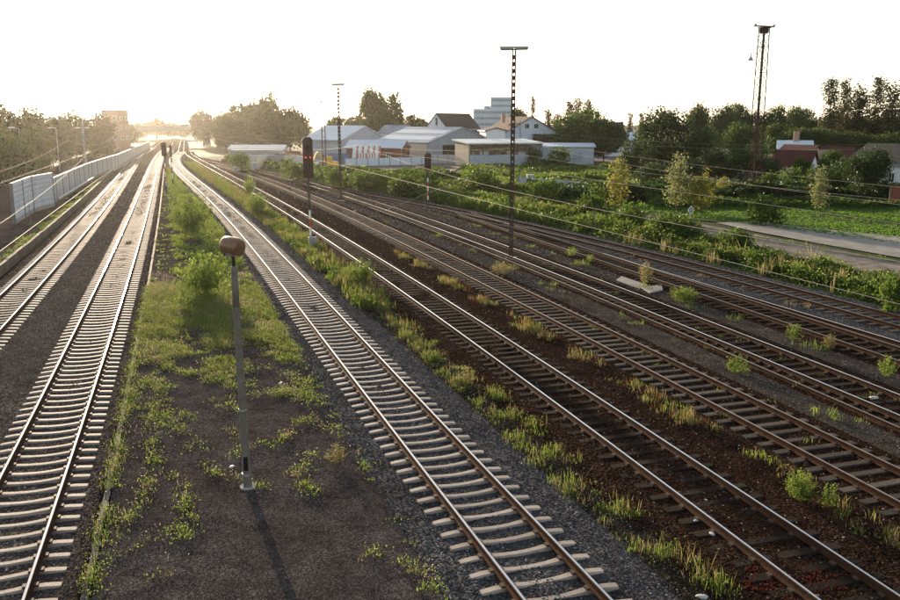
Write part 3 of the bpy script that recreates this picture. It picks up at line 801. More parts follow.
for i, (px, yt, wp, Y, lab) in enumerate([(826, 80, 22, 205, 'leftmost of the tall ragged poplars at the right skyline'), (840, 80, 20, 208, 'second from left of the tall ragged poplars'), (856, 84, 26, 203, 'bushy middle one of the tall ragged poplars'), (872, 78, 20, 206, 'tallest narrow poplar, fourth of the ragged row'), (888, 84, 28, 200, 'broad right hand one of the tall ragged poplars'), (903, 88, 24, 207, 'rightmost poplar cut by the picture edge')]):
    tree_px('poplar%d' % (i % 3), lab, px, yt, wp, Y, 'tall ragged poplars', 'poplar_tree')
GD = 'dark garden trees below the lattice tower'
ROW_D = [(720, 150, 34, 132), (742, 148, 34, 128), (770, 158, 26, 126), (690, 158, 34, 128), (655, 163, 40, 126), (757, 140, 26, 150)]
for i, (px, yt, wp, Y) in enumerate(ROW_D):
    tree_px('dark%d' % (i % 3), 'dark garden tree in the shade below the lattice tower, ' + ordinal(ROW_D, i) + '', px, yt, wp, Y, GD)
tree_px('dark1', 'dark spreading tree hiding the white house at the right edge', 868, 148, 46, 96)
tree_px('dark2', 'dark tree between the red roofed houses and the right edge tree', 842, 157, 34, 104)
tree_px('cone0', 'dark conical tree in front of the red roofed house', 822, 160, 14, 118, name='conifer_tree')
tree_px('broad0', 'small round tree in front of the red roofed house', 803, 158, 18, 116)
tree_px('broad2', 'green garden tree covering the gap right of the red roofs', 834, 150, 26, 124)
# young loose trees on the verge
for px, yb, yt, wp, lab, k, m in [(617, 214, 160, 30, 'yellow green young tree leftmost on the verge', 'sapling0', L_young), (676, 212, 156, 34, 'pale silvery young tree right of the yellow green one', 'sapling1', L_silver),
                                (700, 214, 170, 32, 'golden young tree beside the diamond sign', 'sapling2', L_yellow), (722, 200, 177, 15, 'small staked young tree with a bare stem on the lawn', 'sapling0', L_young),
                                (818, 214, 168, 20, 'slender olive young tree on the lawn by the path', 'sapling1', L_silver)]:
    p = G(px, yb, -.4); h = hgt(yt, p.y, -.4)
    plant(k, 'young_tree', lab, 'tree', p.x, p.y, -.4, h, wp * p.y / 858, None, None, m)

# bushes standing out of the undergrowth
for i, (px, yb, yt, wp, lab, k) in enumerate([
    (598, 222, 190, 40, 'leafy bush on the verge below the yellow green young tree', 'bush0'), (688, 244, 217, 34, 'dark leafy bush hiding the foot of the diamond sign', 'bush1'),
    (735, 256, 228, 36, 'light green bush at the front edge of the gravel path', 'bush2'), (764, 226, 196, 36, 'round dark bush at the left tip of the concrete yard', 'bush1'),
    (408, 198, 172, 36, 'round green bush left of the round headed signal', 'bush0'), (384, 192, 170, 34, 'bright bush in front of the striped awning', 'bush2'), (425, 196, 168, 30, 'bush directly behind the round headed signal', 'bush1'),
    (545, 205, 178, 34, 'bush behind the battened mast, right side', 'bush2'), (478, 196, 168, 44, 'wide bush below the open shed', 'bush0'), (365, 192, 172, 26, 'low bush left of the striped awning', 'bush1'),
    (558, 168, 148, 26, 'dark bush growing against the grey flat shed', 'bush1'), (535, 166, 150, 18, 'dark bush at the right end of the open shed', 'bush1'),
    (893, 315, 275, 34, 'yellowish leafy bush at the right picture edge', 'bush2'), (660, 240, 214, 44, 'dense verge bush left of the diamond sign', 'bush1'), (630, 232, 205, 40, 'verge bush under the silvery young tree', 'bush0'),
    (790, 192, 168, 26, 'dark garden bush hiding the foot of the red roofed house', 'bush1'), (812, 196, 170, 26, 'dark garden bush right of the blue covered frame', 'bush0'), (770, 194, 172, 24, 'dark garden bush left of the blue covered frame', 'bush2'),
    (240, 172, 152, 22, 'hazy bush in front of the builders yard', 'bush2'), (292, 182, 160, 26, 'hazy bush left of the big brown signal', 'bush0'), (335, 190, 168, 20, 'bush between the brown signal and the light mast', 'bush2'),
]):
    p = G(px, yb, -.45); h = hgt(yt, p.y, -.45)
    plant(k, 'bush', lab, 'bush', p.x, p.y, -.45, h, wp * p.y / 858)
for i, (px, yb, yt, wp, lab, z) in enumerate([
    (193, 238, 190, 46, 'tall green bush on the island platform, farther of the pair', .1), (205, 296, 246, 56, 'round bright green bush on the island platform behind the lamp post', .1), (188, 312, 285, 34, 'low weed bush left of the lamp post on the island platform', .1),
    (258, 214, 190, 26, 'leafy bush on the grass strip, farthest from the camera', -.3), (360, 288, 256, 34, 'leafy bush on the grass strip right of the curving track', -.3), (250, 196, 172, 12, 'small bush between the middle tracks near the brown signal', -.25),
    (503, 274, 258, 34, 'low spreading bush at the foot of the battened mast', -.22), (572, 256, 244, 16, 'small bush between the outer tracks, left one', -.22), (590, 262, 252, 12, 'little yellow green bush right beside the outer track', -.22),
    (645, 283, 256, 24, 'thin tall weed bush by the concrete slabs', -.22), (684, 302, 282, 40, 'low weed bush right of the concrete slabs', -.22), (793, 340, 318, 24, 'weed bush by the dull rail near the right edge', -.22), (829, 348, 330, 18, 'small dark weed bush second from the right edge', -.22),
    (886, 376, 348, 26, 'leafy weed bush at the right edge between outer tracks', -.22), (735, 372, 350, 30, 'yellow green weed bush between the rusty and the bright track', -.2),
    (336, 462, 440, 34, 'bright tuft like bush on the bare asphalt near the curving track', .09), (800, 500, 462, 44, 'bright green weed bush right of the dark wooden track', -.21), (828, 506, 476, 26, 'paler weed bush next to the bright green one', -.21),
    (466, 384, 362, 30, 'yellow weed bush on the grass strip beside the dark track', -.3),
]):
    p = G(px, yb, z); h = W(px, yt, p.y).z - z
    plant(('shrub%d' if wp > 36 or p.y > 45 and i < 6 else 'low%d') % (i % 3), 'weed_bush', lab, 'bush', p.x, p.y, z, max(.3, h * (1 if i < 6 else .85)), wp * p.y / 858 * (1.05 if i < 6 else .85))

# ------------------------------------------------------------------ ground weeds (uncountable): grass blades and small leaves
def noise2(x, y, s, ph):
    return (np.sin(x * s + ph) * np.cos(y * s * 1.13 - ph * 1.7) + .6 * np.sin(x * s * 2.3 - ph * .6 + y * s * .7) + .45 * np.cos(y * s * 2.9 + ph + x * s * 1.9)) / 2.05
def tufts(P, H, nb, rng, spread=.10, wd=.012):
    """P (n,3), H (n): nb blades each, thin quads leaning outwards"""
    n = len(P)
    B = np.repeat(P, nb, 0) + np.c_[rng.normal(0, spread, (n * nb, 2)), np.zeros(n * nb)]
    hh = np.repeat(H, nb) * rng.uniform(.45, 1.15, n * nb)
    a = rng.uniform(0, 6.283, n * nb); ln = np.abs(rng.normal(.25, .22, n * nb)) * hh
    T = B + np.c_[np.cos(a) * ln, np.sin(a) * ln, hh]
    b = a + rng.uniform(.8, 2.2, n * nb); wv = np.c_[np.cos(b), np.sin(b), np.zeros(n * nb)] * (wd * (1 + np.repeat(H, nb)[:, None] * 1.2))
    Mid = B * .45 + T * .55 + np.c_[np.zeros((n * nb, 2)), hh * .08]
    V = np.stack([B - wv * .6, Mid - wv, T, Mid + wv], 1)
    return V.reshape(-1, 3), np.arange(n * nb * 4).reshape(-1, 4)
def weeds(name, fa, fb, Y0, Y1, dens, z, accept, hmin, hmax, nb, m, seed, leaves=0, lsize=.05, wd=.012):
    rng = np.random.default_rng(seed)
    ys = np.linspace(Y0, Y1, 400); wdt = np.array([max(0, fb(y) - fa(y)) for y in ys])
    area = float(np.sum(wdt) * (Y1 - Y0) / 400); n = int(area * dens)
    y = rng.choice(ys, n, p=wdt / wdt.sum()) + rng.uniform(-.5, .5, n) * (Y1 - Y0) / 400
    A = np.interp(y, ys, [fa(q) for q in ys]); Bx = np.interp(y, ys, [fb(q) for q in ys])
    t = rng.random(n); x = A + (Bx - A) * t
    pr = accept(x, y, t); k = rng.random(n) < pr
    x, y, t, pr = x[k], y[k], t[k], pr[k]
    P = np.c_[x, y, np.full(len(x), z)]
    H = rng.uniform(hmin, hmax, len(x)) * (.5 + .7 * np.clip(pr, 0, 1))
    V, F = tufts(P, H, nb, rng, .09, wd)
    if leaves:
        C = np.repeat(P, leaves, 0) + np.c_[rng.normal(0, .13, (len(P) * leaves, 2)), np.repeat(H, leaves) * rng.uniform(.05, 1.0, len(P) * leaves)]
        V2, F2 = leaf_quads(C, lsize * rng.uniform(.5, 1.3, len(C)), rng, .6)
        F = np.r_[F, F2 + len(V)]; V = np.r_[V, V2]
    o = link(name, np_mesh(name, V, F, [m])); o['kind'] = 'stuff'
    return o
def seg_d(x, y, pts):
    d = np.full(len(x), 9.0)
    for (ax, ay), (bx, by) in zip(pts[:-1], pts[1:]):
        t = np.clip(((x - ax) * (bx - ax) + (y - ay) * (by - ay)) / ((bx - ax) ** 2 + (by - ay) ** 2), 0, 1)
        d = np.minimum(d, np.hypot(x - ax - t * (bx - ax), y - ay - t * (by - ay)))
    return d
def gp(*p): return [tuple(G(a, b, .1)[:2]) for a, b in p]
CRACKS = [gp((158, 395), (150, 440), (155, 470), (130, 520), (115, 545)), gp((155, 470), (180, 480), (190, 520), (180, 545), (160, 580)), gp((100, 560), (140, 545), (190, 520)),
          gp((190, 440), (205, 470), (245, 483), (275, 487)), gp((290, 470), (320, 500), (345, 515)), gp((365, 560), (395, 545), (410, 565), (440, 595)), gp((310, 455), (300, 480), (330, 505)),
          gp((150, 370), (170, 420), (200, 450)), gp((300, 420), (285, 440), (240, 450)), gp((345, 380), (355, 410), (370, 440), (378, 460))]
def acc_island(x, y, t):
    d = np.min([seg_d(x, y, c) for c in CRACKS], 0)
    cr = np.clip(1 - d / .2, 0, 1) * .6 * np.clip(.55 + noise2(x, y, 2.9, 1.1), 0, 1)
    ed = np.clip(1 - t / .05, 0, 1) * .9 * np.clip(.6 + noise2(x, y, 1.9, .7), .1, 1) + np.clip((t - .97) / .03, 0, 1) * .25
    base = np.clip((y - 20) / 15, 0, 1)
    nz = noise2(x, y, 1.15, 1.3)
    pat = np.clip(nz * 2.1 + .8 * noise2(x, y, 3.7, .3) + (y - 26.5) / 8, 0, 1) * base
    far = np.clip((y - 31) / 6, 0, 1) * np.clip(.5 + .6 * noise2(x, y, 1.7, 4), .05, .85) * np.clip((t - .12) / .1, .15, 1)
    return np.clip(np.maximum.reduce([cr, ed, pat * .9, far]), 0, 1)
isA, isB = toff('B', 1.84), toff('C', -2.1)
weeds('platform_weeds', isA, isB, 11, 44, 70, .09, acc_island, .08, .24, 5, L_weed, 5, leaves=16, lsize=.026, wd=.006)
weeds('platform_weeds', isA, isB, 12, 44, 22, .09, acc_island, .10, .30, 6, L_dry, 6, leaves=6, lsize=.024, wd=.005)
weeds('platform_flowers', isA, isB, 13, 48, 60, .12, lambda x, y, t: acc_island(x, y, t) * np.clip(.4 + noise2(x, y, .7, 3), 0, 1), .12, .30, 1, L_flower, 31, leaves=7, lsize=.017, wd=.003)
weeds('platform_weeds', isA, isB, 44, 160, 18, .09, lambda x, y, t: np.clip(.42 + noise2(x, y, .6, 2) * .6 + .35 * noise2(x, y, 1.9, 1), .06, 1) * np.clip((t - .2) / .15, .06, 1), .12, .45, 5, L_weed, 7, leaves=9, lsize=.075, wd=.014)
stA, stB = toff('C', 2.15), toff('D', -1.75)
def acc_strip(x, y, t):
    c = .52 + .12 * np.sin(y * .55)
    band = np.clip(1.1 - np.abs(t - c) / .46, 0, 1)
    cl = np.clip(noise2(x, y, 2.6, .4) * 1.7 + .12, 0, 1)
    return np.clip(band * cl, 0, 1)
weeds('strip_grass', stA, stB, 12, 40, 46, -.32, acc_strip, .12, .40, 11, L_weed, 8, leaves=8, lsize=.026, wd=.006)
weeds('strip_grass', stA, stB, 12, 40, 20, -.32, acc_strip, .15, .55, 9, L_dry, 9, leaves=5, lsize=.022, wd=.005)
weeds('strip_grass', stA, stB, 40, 190, 16, -.30, lambda x, y, t: np.clip(.7 + noise2(x, y, .8, 2), 0, 1), .25, .6, 8, L_weed, 10, leaves=5, lsize=.06, wd=.014)
weeds('strip_grass', stA, stB, 40, 190, 10, -.30, lambda x, y, t: np.clip(.7 + noise2(x, y, .8, 4), 0, 1), .3, .65, 8, L_dry, 11, leaves=0, wd=.014)
def acc_mid(x, y, t):
    return np.clip(1 - np.abs(t - .6) / .4, 0, 1) * np.clip(noise2(x, y, .8, 2.2) * 1.6 + .5, 0, 1) * np.clip(.6 + noise2(x, y, 2.8, .9), .1, 1)
weeds('yard_weeds', toff('D', 1.7), toff('E', -1.6), 12, 60, 34, -.21, acc_mid, .15, .6, 11, L_dry, 12, leaves=5, lsize=.024, wd=.006)
weeds('yard_weeds', toff('D', 1.7), toff('E', -1.6), 12, 60, 12, -.21, acc_mid, .15, .45, 10, L_weed, 13, leaves=7, lsize=.028, wd=.006)
weeds('yard_weeds', toff('D', 1.7), toff('E', -1.6), 12, 60, 16, -.21, acc_mid, .25, .7, 8, L_rusty, 43, leaves=8, lsize=.018, wd=.004)
weeds('strip_grass', toff('C', 2.15), toff('D', -1.75), 12, 40, 8, -.31, lambda x, y, t: acc_strip(x, y, t) * .9, .3, .85, 4, L_dry, 44, leaves=10, lsize=.018, wd=.004)
acc_sp = lambda x, y, t: np.clip(noise2(x, y, 1.1, 5.2) * 2.0 - .8, 0, 1)
weeds('yard_weeds', toff('E', 1.7), toff('F', -1.8), 14, 80, 12, -.21, acc_sp, .12, .42, 9, L_weed, 14, leaves=7, lsize=.03, wd=.008)
weeds('yard_weeds', toff('F', 1.7), toff('H', -1.6), 20, 80, 12, -.21, acc_sp, .12, .42, 9, L_weed, 15, leaves=7, lsize=.03, wd=.008)
weeds('yard_weeds', toff('H', .9), toff('I', -.9), 24, 70, 8, -.21, acc_sp, .1, .4, 8, L_dry, 16, leaves=4, lsize=.03, wd=.008)
weeds('yard_weeds', toff('E', -1.4), toff('F', 1.4), 12, 60, 2.2, -.2, lambda x, y, t: np.clip(noise2(x, y, 1.7, 3.2) * 2.0 - .6, 0, 1), .08, .25, 6, L_weed, 32, leaves=6, lsize=.025, wd=.005)
weeds('platform_weeds', toff('A', -4), toff('A', -2.3), 40, 120, 14, .29, lambda x, y, t: np.clip(t * 1.1 + noise2(x, y, .9, 1) * .9 - .35, 0, 1), .1, .3, 6, L_weed, 17, leaves=3, wd=.012)

# undergrowth on the verge: low mounds of leaves, then tall grass behind
def undergrowth(name, fa, fb, Y0, Y1, dens, hfun, lsize, m, seed, z=-.45, patch=None):
    rng = np.random.default_rng(seed)
    ys = np.linspace(Y0, Y1, 300); wdt = np.array([max(0.01, fb(y) - fa(y)) for y in ys])
    n = int(np.sum(wdt) * (Y1 - Y0) / 300 * dens)
    y = rng.choice(ys, n, p=wdt / wdt.sum()) + rng.uniform(-.5, .5, n) * (Y1 - Y0) / 300
    A = np.interp(y, ys, [fa(q) for q in ys]); Bx = np.interp(y, ys, [fb(q) for q in ys]); t = rng.random(n); x = A + (Bx - A) * t
    if patch is not None:
        k = rng.random(n) < np.clip(noise2(x, y, patch[0], patch[1]) * 2.2 + patch[2], 0, 1)
        x, y, t = x[k], y[k], t[k]; n = len(x)
    h = hfun(x, y, t) * (1 - rng.random(n) ** 2.2 * .9)
    C = np.c_[x, y, z + h]
    V, F = leaf_quads(C, lsize * rng.uniform(.5, 1.3, n) * (1 + np.clip(y - 50, 0, 100) / 70), rng, .8)
    o = link(name, np_mesh(name, V, F, [m])); o['kind'] = 'stuff'
def hmound(x, y, t):
    e = np.clip((t - .03 * noise2(x, y, 2.7, 1)) / .12, 0, 1) * np.clip((1.02 - t) / .15, .25, 1)
    return e * (.75 + .45 * noise2(x, y, .9, .5) + .25 * noise2(x, y, 2.3, 2)).clip(.12)
undergrowth('undergrowth', VX(.9), VX(7.0), 20, 62, 190, lambda x, y, t: hmound(x, y, t) * .85, .105, L_under, 20, patch=(1.1, .4, .75))
undergrowth('undergrowth', VX(.9), VX(7.2), 20, 62, 120, lambda x, y, t: hmound(x, y, t) * 1.2, .06, L_weed, 34, patch=(.9, 2.6, .1))
undergrowth('undergrowth', VX(1.2), VX(7.0), 20, 70, 110, lambda x, y, t: hmound(x, y, t) * 1.1, .075, L_broad, 38, patch=(.8, 4.4, -.1))
weeds('tall_grass', VX(.7), VX(6.6), 22, 66, 4, -.42, lambda x, y, t: np.clip(noise2(x, y, .9, 6) * 1.5 + .1, 0, 1), .5, 1.25, 9, L_dry, 39, leaves=4, lsize=.04, wd=.01)
undergrowth('undergrowth', VX(.8), VX(7.6), 62, 120, 64, lambda x, y, t: hmound(x, y, t) * 1.35, .10, L_under, 21, patch=(.7, .4, .6))
undergrowth('undergrowth', VX(.8), VX(7.6), 62, 120, 60, lambda x, y, t: hmound(x, y, t) * 1.5, .07, L_weed, 40, patch=(.6, 1.9, .25))
undergrowth('undergrowth', VX(.8), VX(8), 118, 200, 30, lambda x, y, t: hmound(x, y, t) * 1.5, .16, L_under, 22)
weeds('tall_grass', VX(6), VX(9), 76, 112, 10, -.42, lambda x, y, t: np.clip(.6 + noise2(x, y, .5, 2) * .8, 0, 1), .4, .9, 8, L_weed, 23, leaves=2, lsize=.08, wd=.03)
weeds('tall_grass', VX(5), VX(8.5), 70, 112, 8, -.42, lambda x, y, t: np.clip(.5 + noise2(x, y, .5, 3) * .8, 0, 1), .5, 1.0, 8, L_dry, 24, wd=.03)
weeds('tall_grass', VX(1.0), VX(6), 70, 125, 9, -.42, lambda x, y, t: np.clip(.6 + noise2(x, y, .4, 1) * .8, 0, 1), .6, 1.2, 9, L_weed, 25, wd=.035)
undergrowth('undergrowth', VX(5.5), lambda Y: R8(Y) + 16 + (Y - 92) * .2, 92, 150, 20, lambda x, y, t: 1.0 + 1.1 * np.clip(noise2(x, y, .32, 1.5), -.4, 1), .15, L_under, 28)
undergrowth('undergrowth', VX(6), lambda Y: R8(Y) + 14, 92, 150, 9, lambda x, y, t: .8 + .9 * np.clip(noise2(x, y, .32, 3.5), -.4, 1), .14, L_weed, 29)
weeds('verge_grass', VX(12.4), VX(13.6), 34, 80, 12, -.40, lambda x, y, t: np.clip(.55 + noise2(x, y, .8, 2) * .7, 0, 1), .12, .3, 8, L_weed, 35, leaves=4, lsize=.05, wd=.014)
weeds('lawn_grass', lambda Y: 24 + (80 - Y) * .55, lambda Y: 62 - (Y - 62) * .2, 60, 96, 9, -.34, lambda x, y, t: np.clip(.75 + noise2(x, y, .35, 2) * .6, 0, 1), .05, .15, 8, L_lawn, 37, leaves=0, wd=.03)
weeds('meadow_grass', lambda Y: 4, lambda Y: 40, 112, 178, 5, -.44, lambda x, y, t: np.clip(.65 + noise2(x, y, .2, 2) * .8, 0, 1), .25, .7, 7, L_weed, 41, leaves=3, lsize=.12, wd=.05)
undergrowth('meadow_scrub', lambda Y: 2, lambda Y: 40, 116, 176, 9, lambda x, y, t: .5 + .9 * np.clip(noise2(x, y, .25, 3.1), 0, 1), .2, L_under, 42, patch=(.16, 1.2, .35))
# grass fringe of the lawn and hedge line behind it
undergrowth('hedge_belt', lambda Y: 10 + (Y - 100) * -.1, lambda Y: 62, 97, 106, 22, lambda x, y, t: 1.6 + .7 * noise2(x, y, .35, 1), .22, L_dark, 26)
undergrowth('hedge_belt', lambda Y: 22, lambda Y: 60, 90, 97, 16, lambda x, y, t: .7 + .5 * noise2(x, y, .5, 3), .18, L_under, 27)

# ------------------------------------------------------------------ platform lamp post
def lamp_post():
    p = G(248, 487, .09)
    root = thing('lamp_post', 'slim concrete lamp post with a drum shaped head on the island platform', 'lamp post', p)
    H = W(236, 262, p.y).z - p.z
    lean = .02
    mb = MB(); K = 6
    for i in range(K):
        a, b = i / K, (i + 1) / K
        mb.tube((-lean * a * 3, 0, -.3 + (H - .1 + .3) * a), (-lean * b * 3, 0, -.3 + (H - .1 + .3) * b), .105 - .035 * a, .105 - .035 * b, 14, cap=(i == K - 1))
    mb.build('pole', M_pole_conc, root, smooth=True)
    MB().tube((0, 0, -.15), (0, 0, .035), .21, .19, 14).build('footing_collar', M_conc, root)
    MB().tube((-.02, 0, .30), (-.02, 0, .36), .112, n=14).tube((-.03, 0, 1.9), (-.03, 0, 1.95), .098, n=14).build('strap_band', M_galv, root)
    MB().box((.0, -.098, .62), (.10, .02, .34)).build('access_hatch', M_black, root)
    MB().tube((-.06, 0, H - .12), (-.066, 0, H + .22), .038, .036, 10).build('neck_pipe', M_dark_metal, root, smooth=True)
    # drum head lying on its side, slightly tilted
    hd = MB(); ax = Vector((.86, -.46, -.10)).normalized(); c = Vector((-.07, 0, H + .36))
    prof = [(-.25, .06), (-.245, .13), (-.225, .175), (-.18, .20), (.0, .208), (.15, .205), (.21, .195), (.235, .17), (.235, .165), (.245, .12), (.25, .06)]
    q = ax.to_track_quat('Z', 'Y').to_matrix(); n = 28; vs = []
    for t, r in prof:
        for k in range(n):
            a = 2 * math.pi * k / n
            vs.append(c + q @ Vector((r * math.cos(a), r * math.sin(a), t)))
    fs = [(i * n + k, i * n + (k + 1) % n, (i + 1) * n + (k + 1) % n, (i + 1) * n + k) for i in range(len(prof) - 1) for k in range(n)] + [tuple(range(n)), tuple(range(len(vs) - n, len(vs)))]
    hd.add(vs, fs); hd.build('lamp_head', M_lampshell, root, smooth=True)
    MB().tube(c - Vector((0, 0, .13)), c - Vector((0, 0, .215)), .16, .13, 14).build('lens', M_galv, root)
lamp_post()

# ------------------------------------------------------------------ battened masts with floodlights
def floodlight_mast(label, px, py, ytop, barw):
    p = G(px, py, -.25); H = W(px, ytop, p.y).z + .25
    root = thing('floodlight_mast', label, 'mast', p, R(-12), 'battened floodlight masts')
    for s in (-1, 1):
        ch = MB(); ch.box((s * .115, 0, H / 2 - .3), (.035, .14, H)); ch.box((s * .095, .06, H / 2 - .3), (.075, .02, H - .02)); ch.box((s * .095, -.06, H / 2 - .3), (.075, .02, H - .02))
        ch.build('channel', M_mast, root)
    me = MB().box((0, -.073, 0), (.24, .012, .27)).box((0, .073, 0), (.24, .012, .27)).mesh('batten', M_mast)
    z = .2
    while z < H - .6:
        link('batten', me, root, (0, 0, z)); z += .42
    MB().box((0, 0, -.1), (.7, .7, .35)).build('footing', M_conc, root, .03)
    MB().box((0, 0, H - .33), (barw, .07, .07)).build('crossbar', M_mast, root)
    for i in (-1, 1):
        fl = MB().box((i * barw * .26, 0, H - .2), (barw * .5, .42, .13)).build('floodlight', M_galv, root, .02)
        MB().box((i * barw * .26, 0, H - .275), (barw * .46, .36, .03)).build('lens', M_white, fl)
    mb = MB()
    for z in np.arange(1.5, H - .6, .35): mb.tube((.16, 0, z), (.30, 0, z), .011, n=5)
    o = mb.build('climbing_rungs', M_mast, root); o['kind'] = 'stuff'
floodlight_mast('tall battened steel floodlight mast standing between the middle tracks', 511, 258, 44, 1.75)
floodlight_mast('farther floodlight mast in front of the pale blue hall', 341, 201, 82, 1.5)

def thin_mast(name, label, cat, px, pyb, pyt, Y, dbl, m=M_mast, rr_=.09, group=None):
    p = at_base(px, Y, -.5); H = hgt(pyt, Y)
    root = thing(name, label, cat, p, 0, group)
    if dbl:
        for s in (-.28, .28): MB().tube((s, 0, -.2), (s, 0, H * (1 if s > 0 else .94)), rr_, rr_ * .8, 8).build('leg', m, root)
        mb = MB()
        for z in np.arange(1, H * .92, 1.1): mb.box((0, 0, z), (.56, .06, .07))
        mb.build('rungs', m, root)['kind'] = 'stuff'
        MB().box((-.28, 0, H * .94), (.3, .3, .35)).build('cap_box', m, root)
    else:
        MB().tube((0, 0, -.2), (0, 0, H), rr_, rr_ * .55, 8).build('pole', m, root)
    return root, H
thin_mast('twin_pole_mast', 'dark twin pole mast beside the excavator in the builders yard', 'mast', 324, 165, 97, 150, True)

# lattice tower
def tower():
    Y = 100; p = at_base(755.5, Y, -.5); H = hgt(28, Y)
    root = thing('lattice_tower', 'tall reddish lattice tower with a lamp arm rising from the gardens', 'tower', p, R(18))
    b0, b1 = .56, .40
    cor = [(-1, -1), (1, -1), (1, 1), (-1, 1)]
    def P(k, z): t = z / H; w = b0 + (b1 - b0) * t; return Vector((cor[k][0] * w, cor[k][1] * w, z))
    for k in range(4): MB().bar(P(k, -.3), P(k, H), .10, .10).build('leg', M_tower, root)
    br = MB(); z = 0.3; i = 0
    while z < H - .9:
        dz = .95
        for k in range(4):
            a, b = (k, (k + 1) % 4) if i % 2 else ((k + 1) % 4, k)
            br.bar(P(a, z), P(b, z + dz), .045, .045)
        if i % 3 == 0:
            for k in range(4): br.bar(P(k, z), P((k + 1) % 4, z), .05, .05)
        z += dz; i += 1
    br.build('lattice_bracing', M_tower, root)['kind'] = 'stuff'
    MB().bar((0, 0, -.2), (0, 0, H - .4), .13, .13).build('ladder_core', M_tower, root)
    MB().box((0, 0, H + .05), (1.1, 1.1, .12)).box((0, 0, H - .3), (.7, .7, .5)).build('top_platform', M_tower, root)
    MB().box((0, 0, H + .2), (2.7, .12, .14)).build('crossbeam', M_tower, root)
    for s in (-1, 1): MB().box((s * 1.25, 0, H + .36), (.3, .22, .2)).build('insulator', M_galv, root)
    arm = MB().path([(-.45, 0, H - 3.0), (-.9, 0, H - 2.75), (-1.3, 0, H - 2.6), (-1.55, 0, H - 2.75)], .035, 6).build('lamp_arm', M_galv, root)
    MB().tube((-1.55, 0, H - 3.2), (-1.55, 0, H - 2.75), .10, .07, 8).build('lamp_neck', M_galv, root)
    MB().tube((-1.55, 0, H - 3.55), (-1.55, 0, H - 3.18), .34, .14, 12).build('lamp_shade', M_galv, root)
tower()

# ------------------------------------------------------------------ signals
def em_mat(name, c, s):
    m = bpy.data.materials.new(name); m.use_nodes = True; b = m.node_tree.nodes['Principled BSDF']
    b.inputs['Base Color'].default_value = (*c, 1); b.inputs['Emission Color'].default_value = (*c, 1); b.inputs['Emission Strength'].default_value = s; return m
M_redlamp = em_mat('signal_red_light', (.7, .05, .03), .5)
def signal(label, px, py, yhb, yht, w, zbase, cab, lights, bands):
    p = G(px, py, zbase); Y = p.y
    z0 = W(px, yhb, Y).z - zbase; z1 = W(px, yht, Y).z - zbase
    root = thing('railway_signal', label, 'signal', p, R(14), 'railway signals')
    MB().tube((0, .1, -.3), (0, .1, z0 + .3), .07, .06, 10).build('post', M_dark_metal, root)
    hd = MB(); c = w / 2; k = c * .45
    hd.prism([(-c, z0), (c, z0), (c, z1 - k), (c - k, z1), (-c + k, z1), (-c, z1 - k)], -.06, 0, 'y')
    hd.box((0, .12, (z0 + z1) / 2), (w * .7, .22, (z1 - z0) * .8))
    hd.build('signal_head', M_sig, root, .012)
    nl = 3 if z1 - z0 > 1.6 else 2
    for i in range(nl):
        zz = z0 + (z1 - z0) * (i + .7) / (nl + .5)
        MB().tube((0, -.06, zz), (0, -.24, zz + .01), .12, .13, 12, cap=False).build('lamp_hood', M_black, root)
    if lights:
        for s in (-1, 1): MB().tube((s * w * .23, -.055, (z0 + z1) / 2 + .02), (s * w * .23, -.10, (z0 + z1) / 2 + .02), .075, .07, 10).build('red_light', M_redlamp, root)
    zz = z0 * (.55 if cab else .82)
    for i in range(bands):
        hgt_ = z0 * (.36 if cab else .6) / bands
        MB().box((0, .02, zz - hgt_ * (i + .5)), (.13, .02, hgt_ * .98)).build('mast_plate', M_red if i % 2 else M_white, root)
    la = MB()
    for s in (-.12, .12): la.bar((s, .26, 0), (s, .26, z1), .03, .03)
    for z in np.arange(.4, z1, .4): la.bar((-.12, .26, z), (.12, .26, z), .022, .022)
    la.build('ladder', M_dark_metal, root)
    if cab:
        MB().box((.12, -.3, .52), (.58, .34, .78)).build('relay_cabinet', M_cab, root, .03)
        MB().box((.12, -.3, .06), (.3, .2, .24)).build('cabinet_foot', M_black, root)
    return root
signal('tall brown signal with two red lights and a grey relay cabinet at its foot', 311, 249, 178, 137, .7, -.3, True, True, 3)
signal('round topped dark signal on a red and white post before the industrial sheds', 428, 208, 171, 153, .72, -.25, False, False, 5)
signal('brown signal at the far end of the island platform near the left tracks', 167, 194, 156, 142, .6, .05, False, False, 5)
p = G(172, 190, .05)
signal('thin second signal right behind the one at the far island end', 173, 185, 157, 145, .34, .05, False, False, 3)

# diamond board
p = G(689, 243, -.4)
root = thing('diamond_sign', 'small white diamond sign with a dark centre above a verge bush', 'sign', p, R(25))
zc = W(689, 210, p.y).z - p.z
MB().tube((0, .03, -.3), (0, .03, zc), .03, n=8).build('post', M_galv, root)
s = .33
MB().prism([(0, zc - s), (s, zc), (0, zc + s), (-s, zc)], -.02, 0, 'y').build('white_board', M_white, root)
s = .24
MB().prism([(0, zc - s), (s, zc), (0, zc + s), (-s, zc)], -.026, -.021, 'y').build('black_border', M_black, root)
s = .15
MB().prism([(0, zc - s), (s, zc), (0, zc + s), (-s, zc)], -.032, -.027, 'y').build('inner_board', M_white, root)
MB().box((0, -.034, zc), (.07, .004, .2)).build('centre_mark', M_black, root)

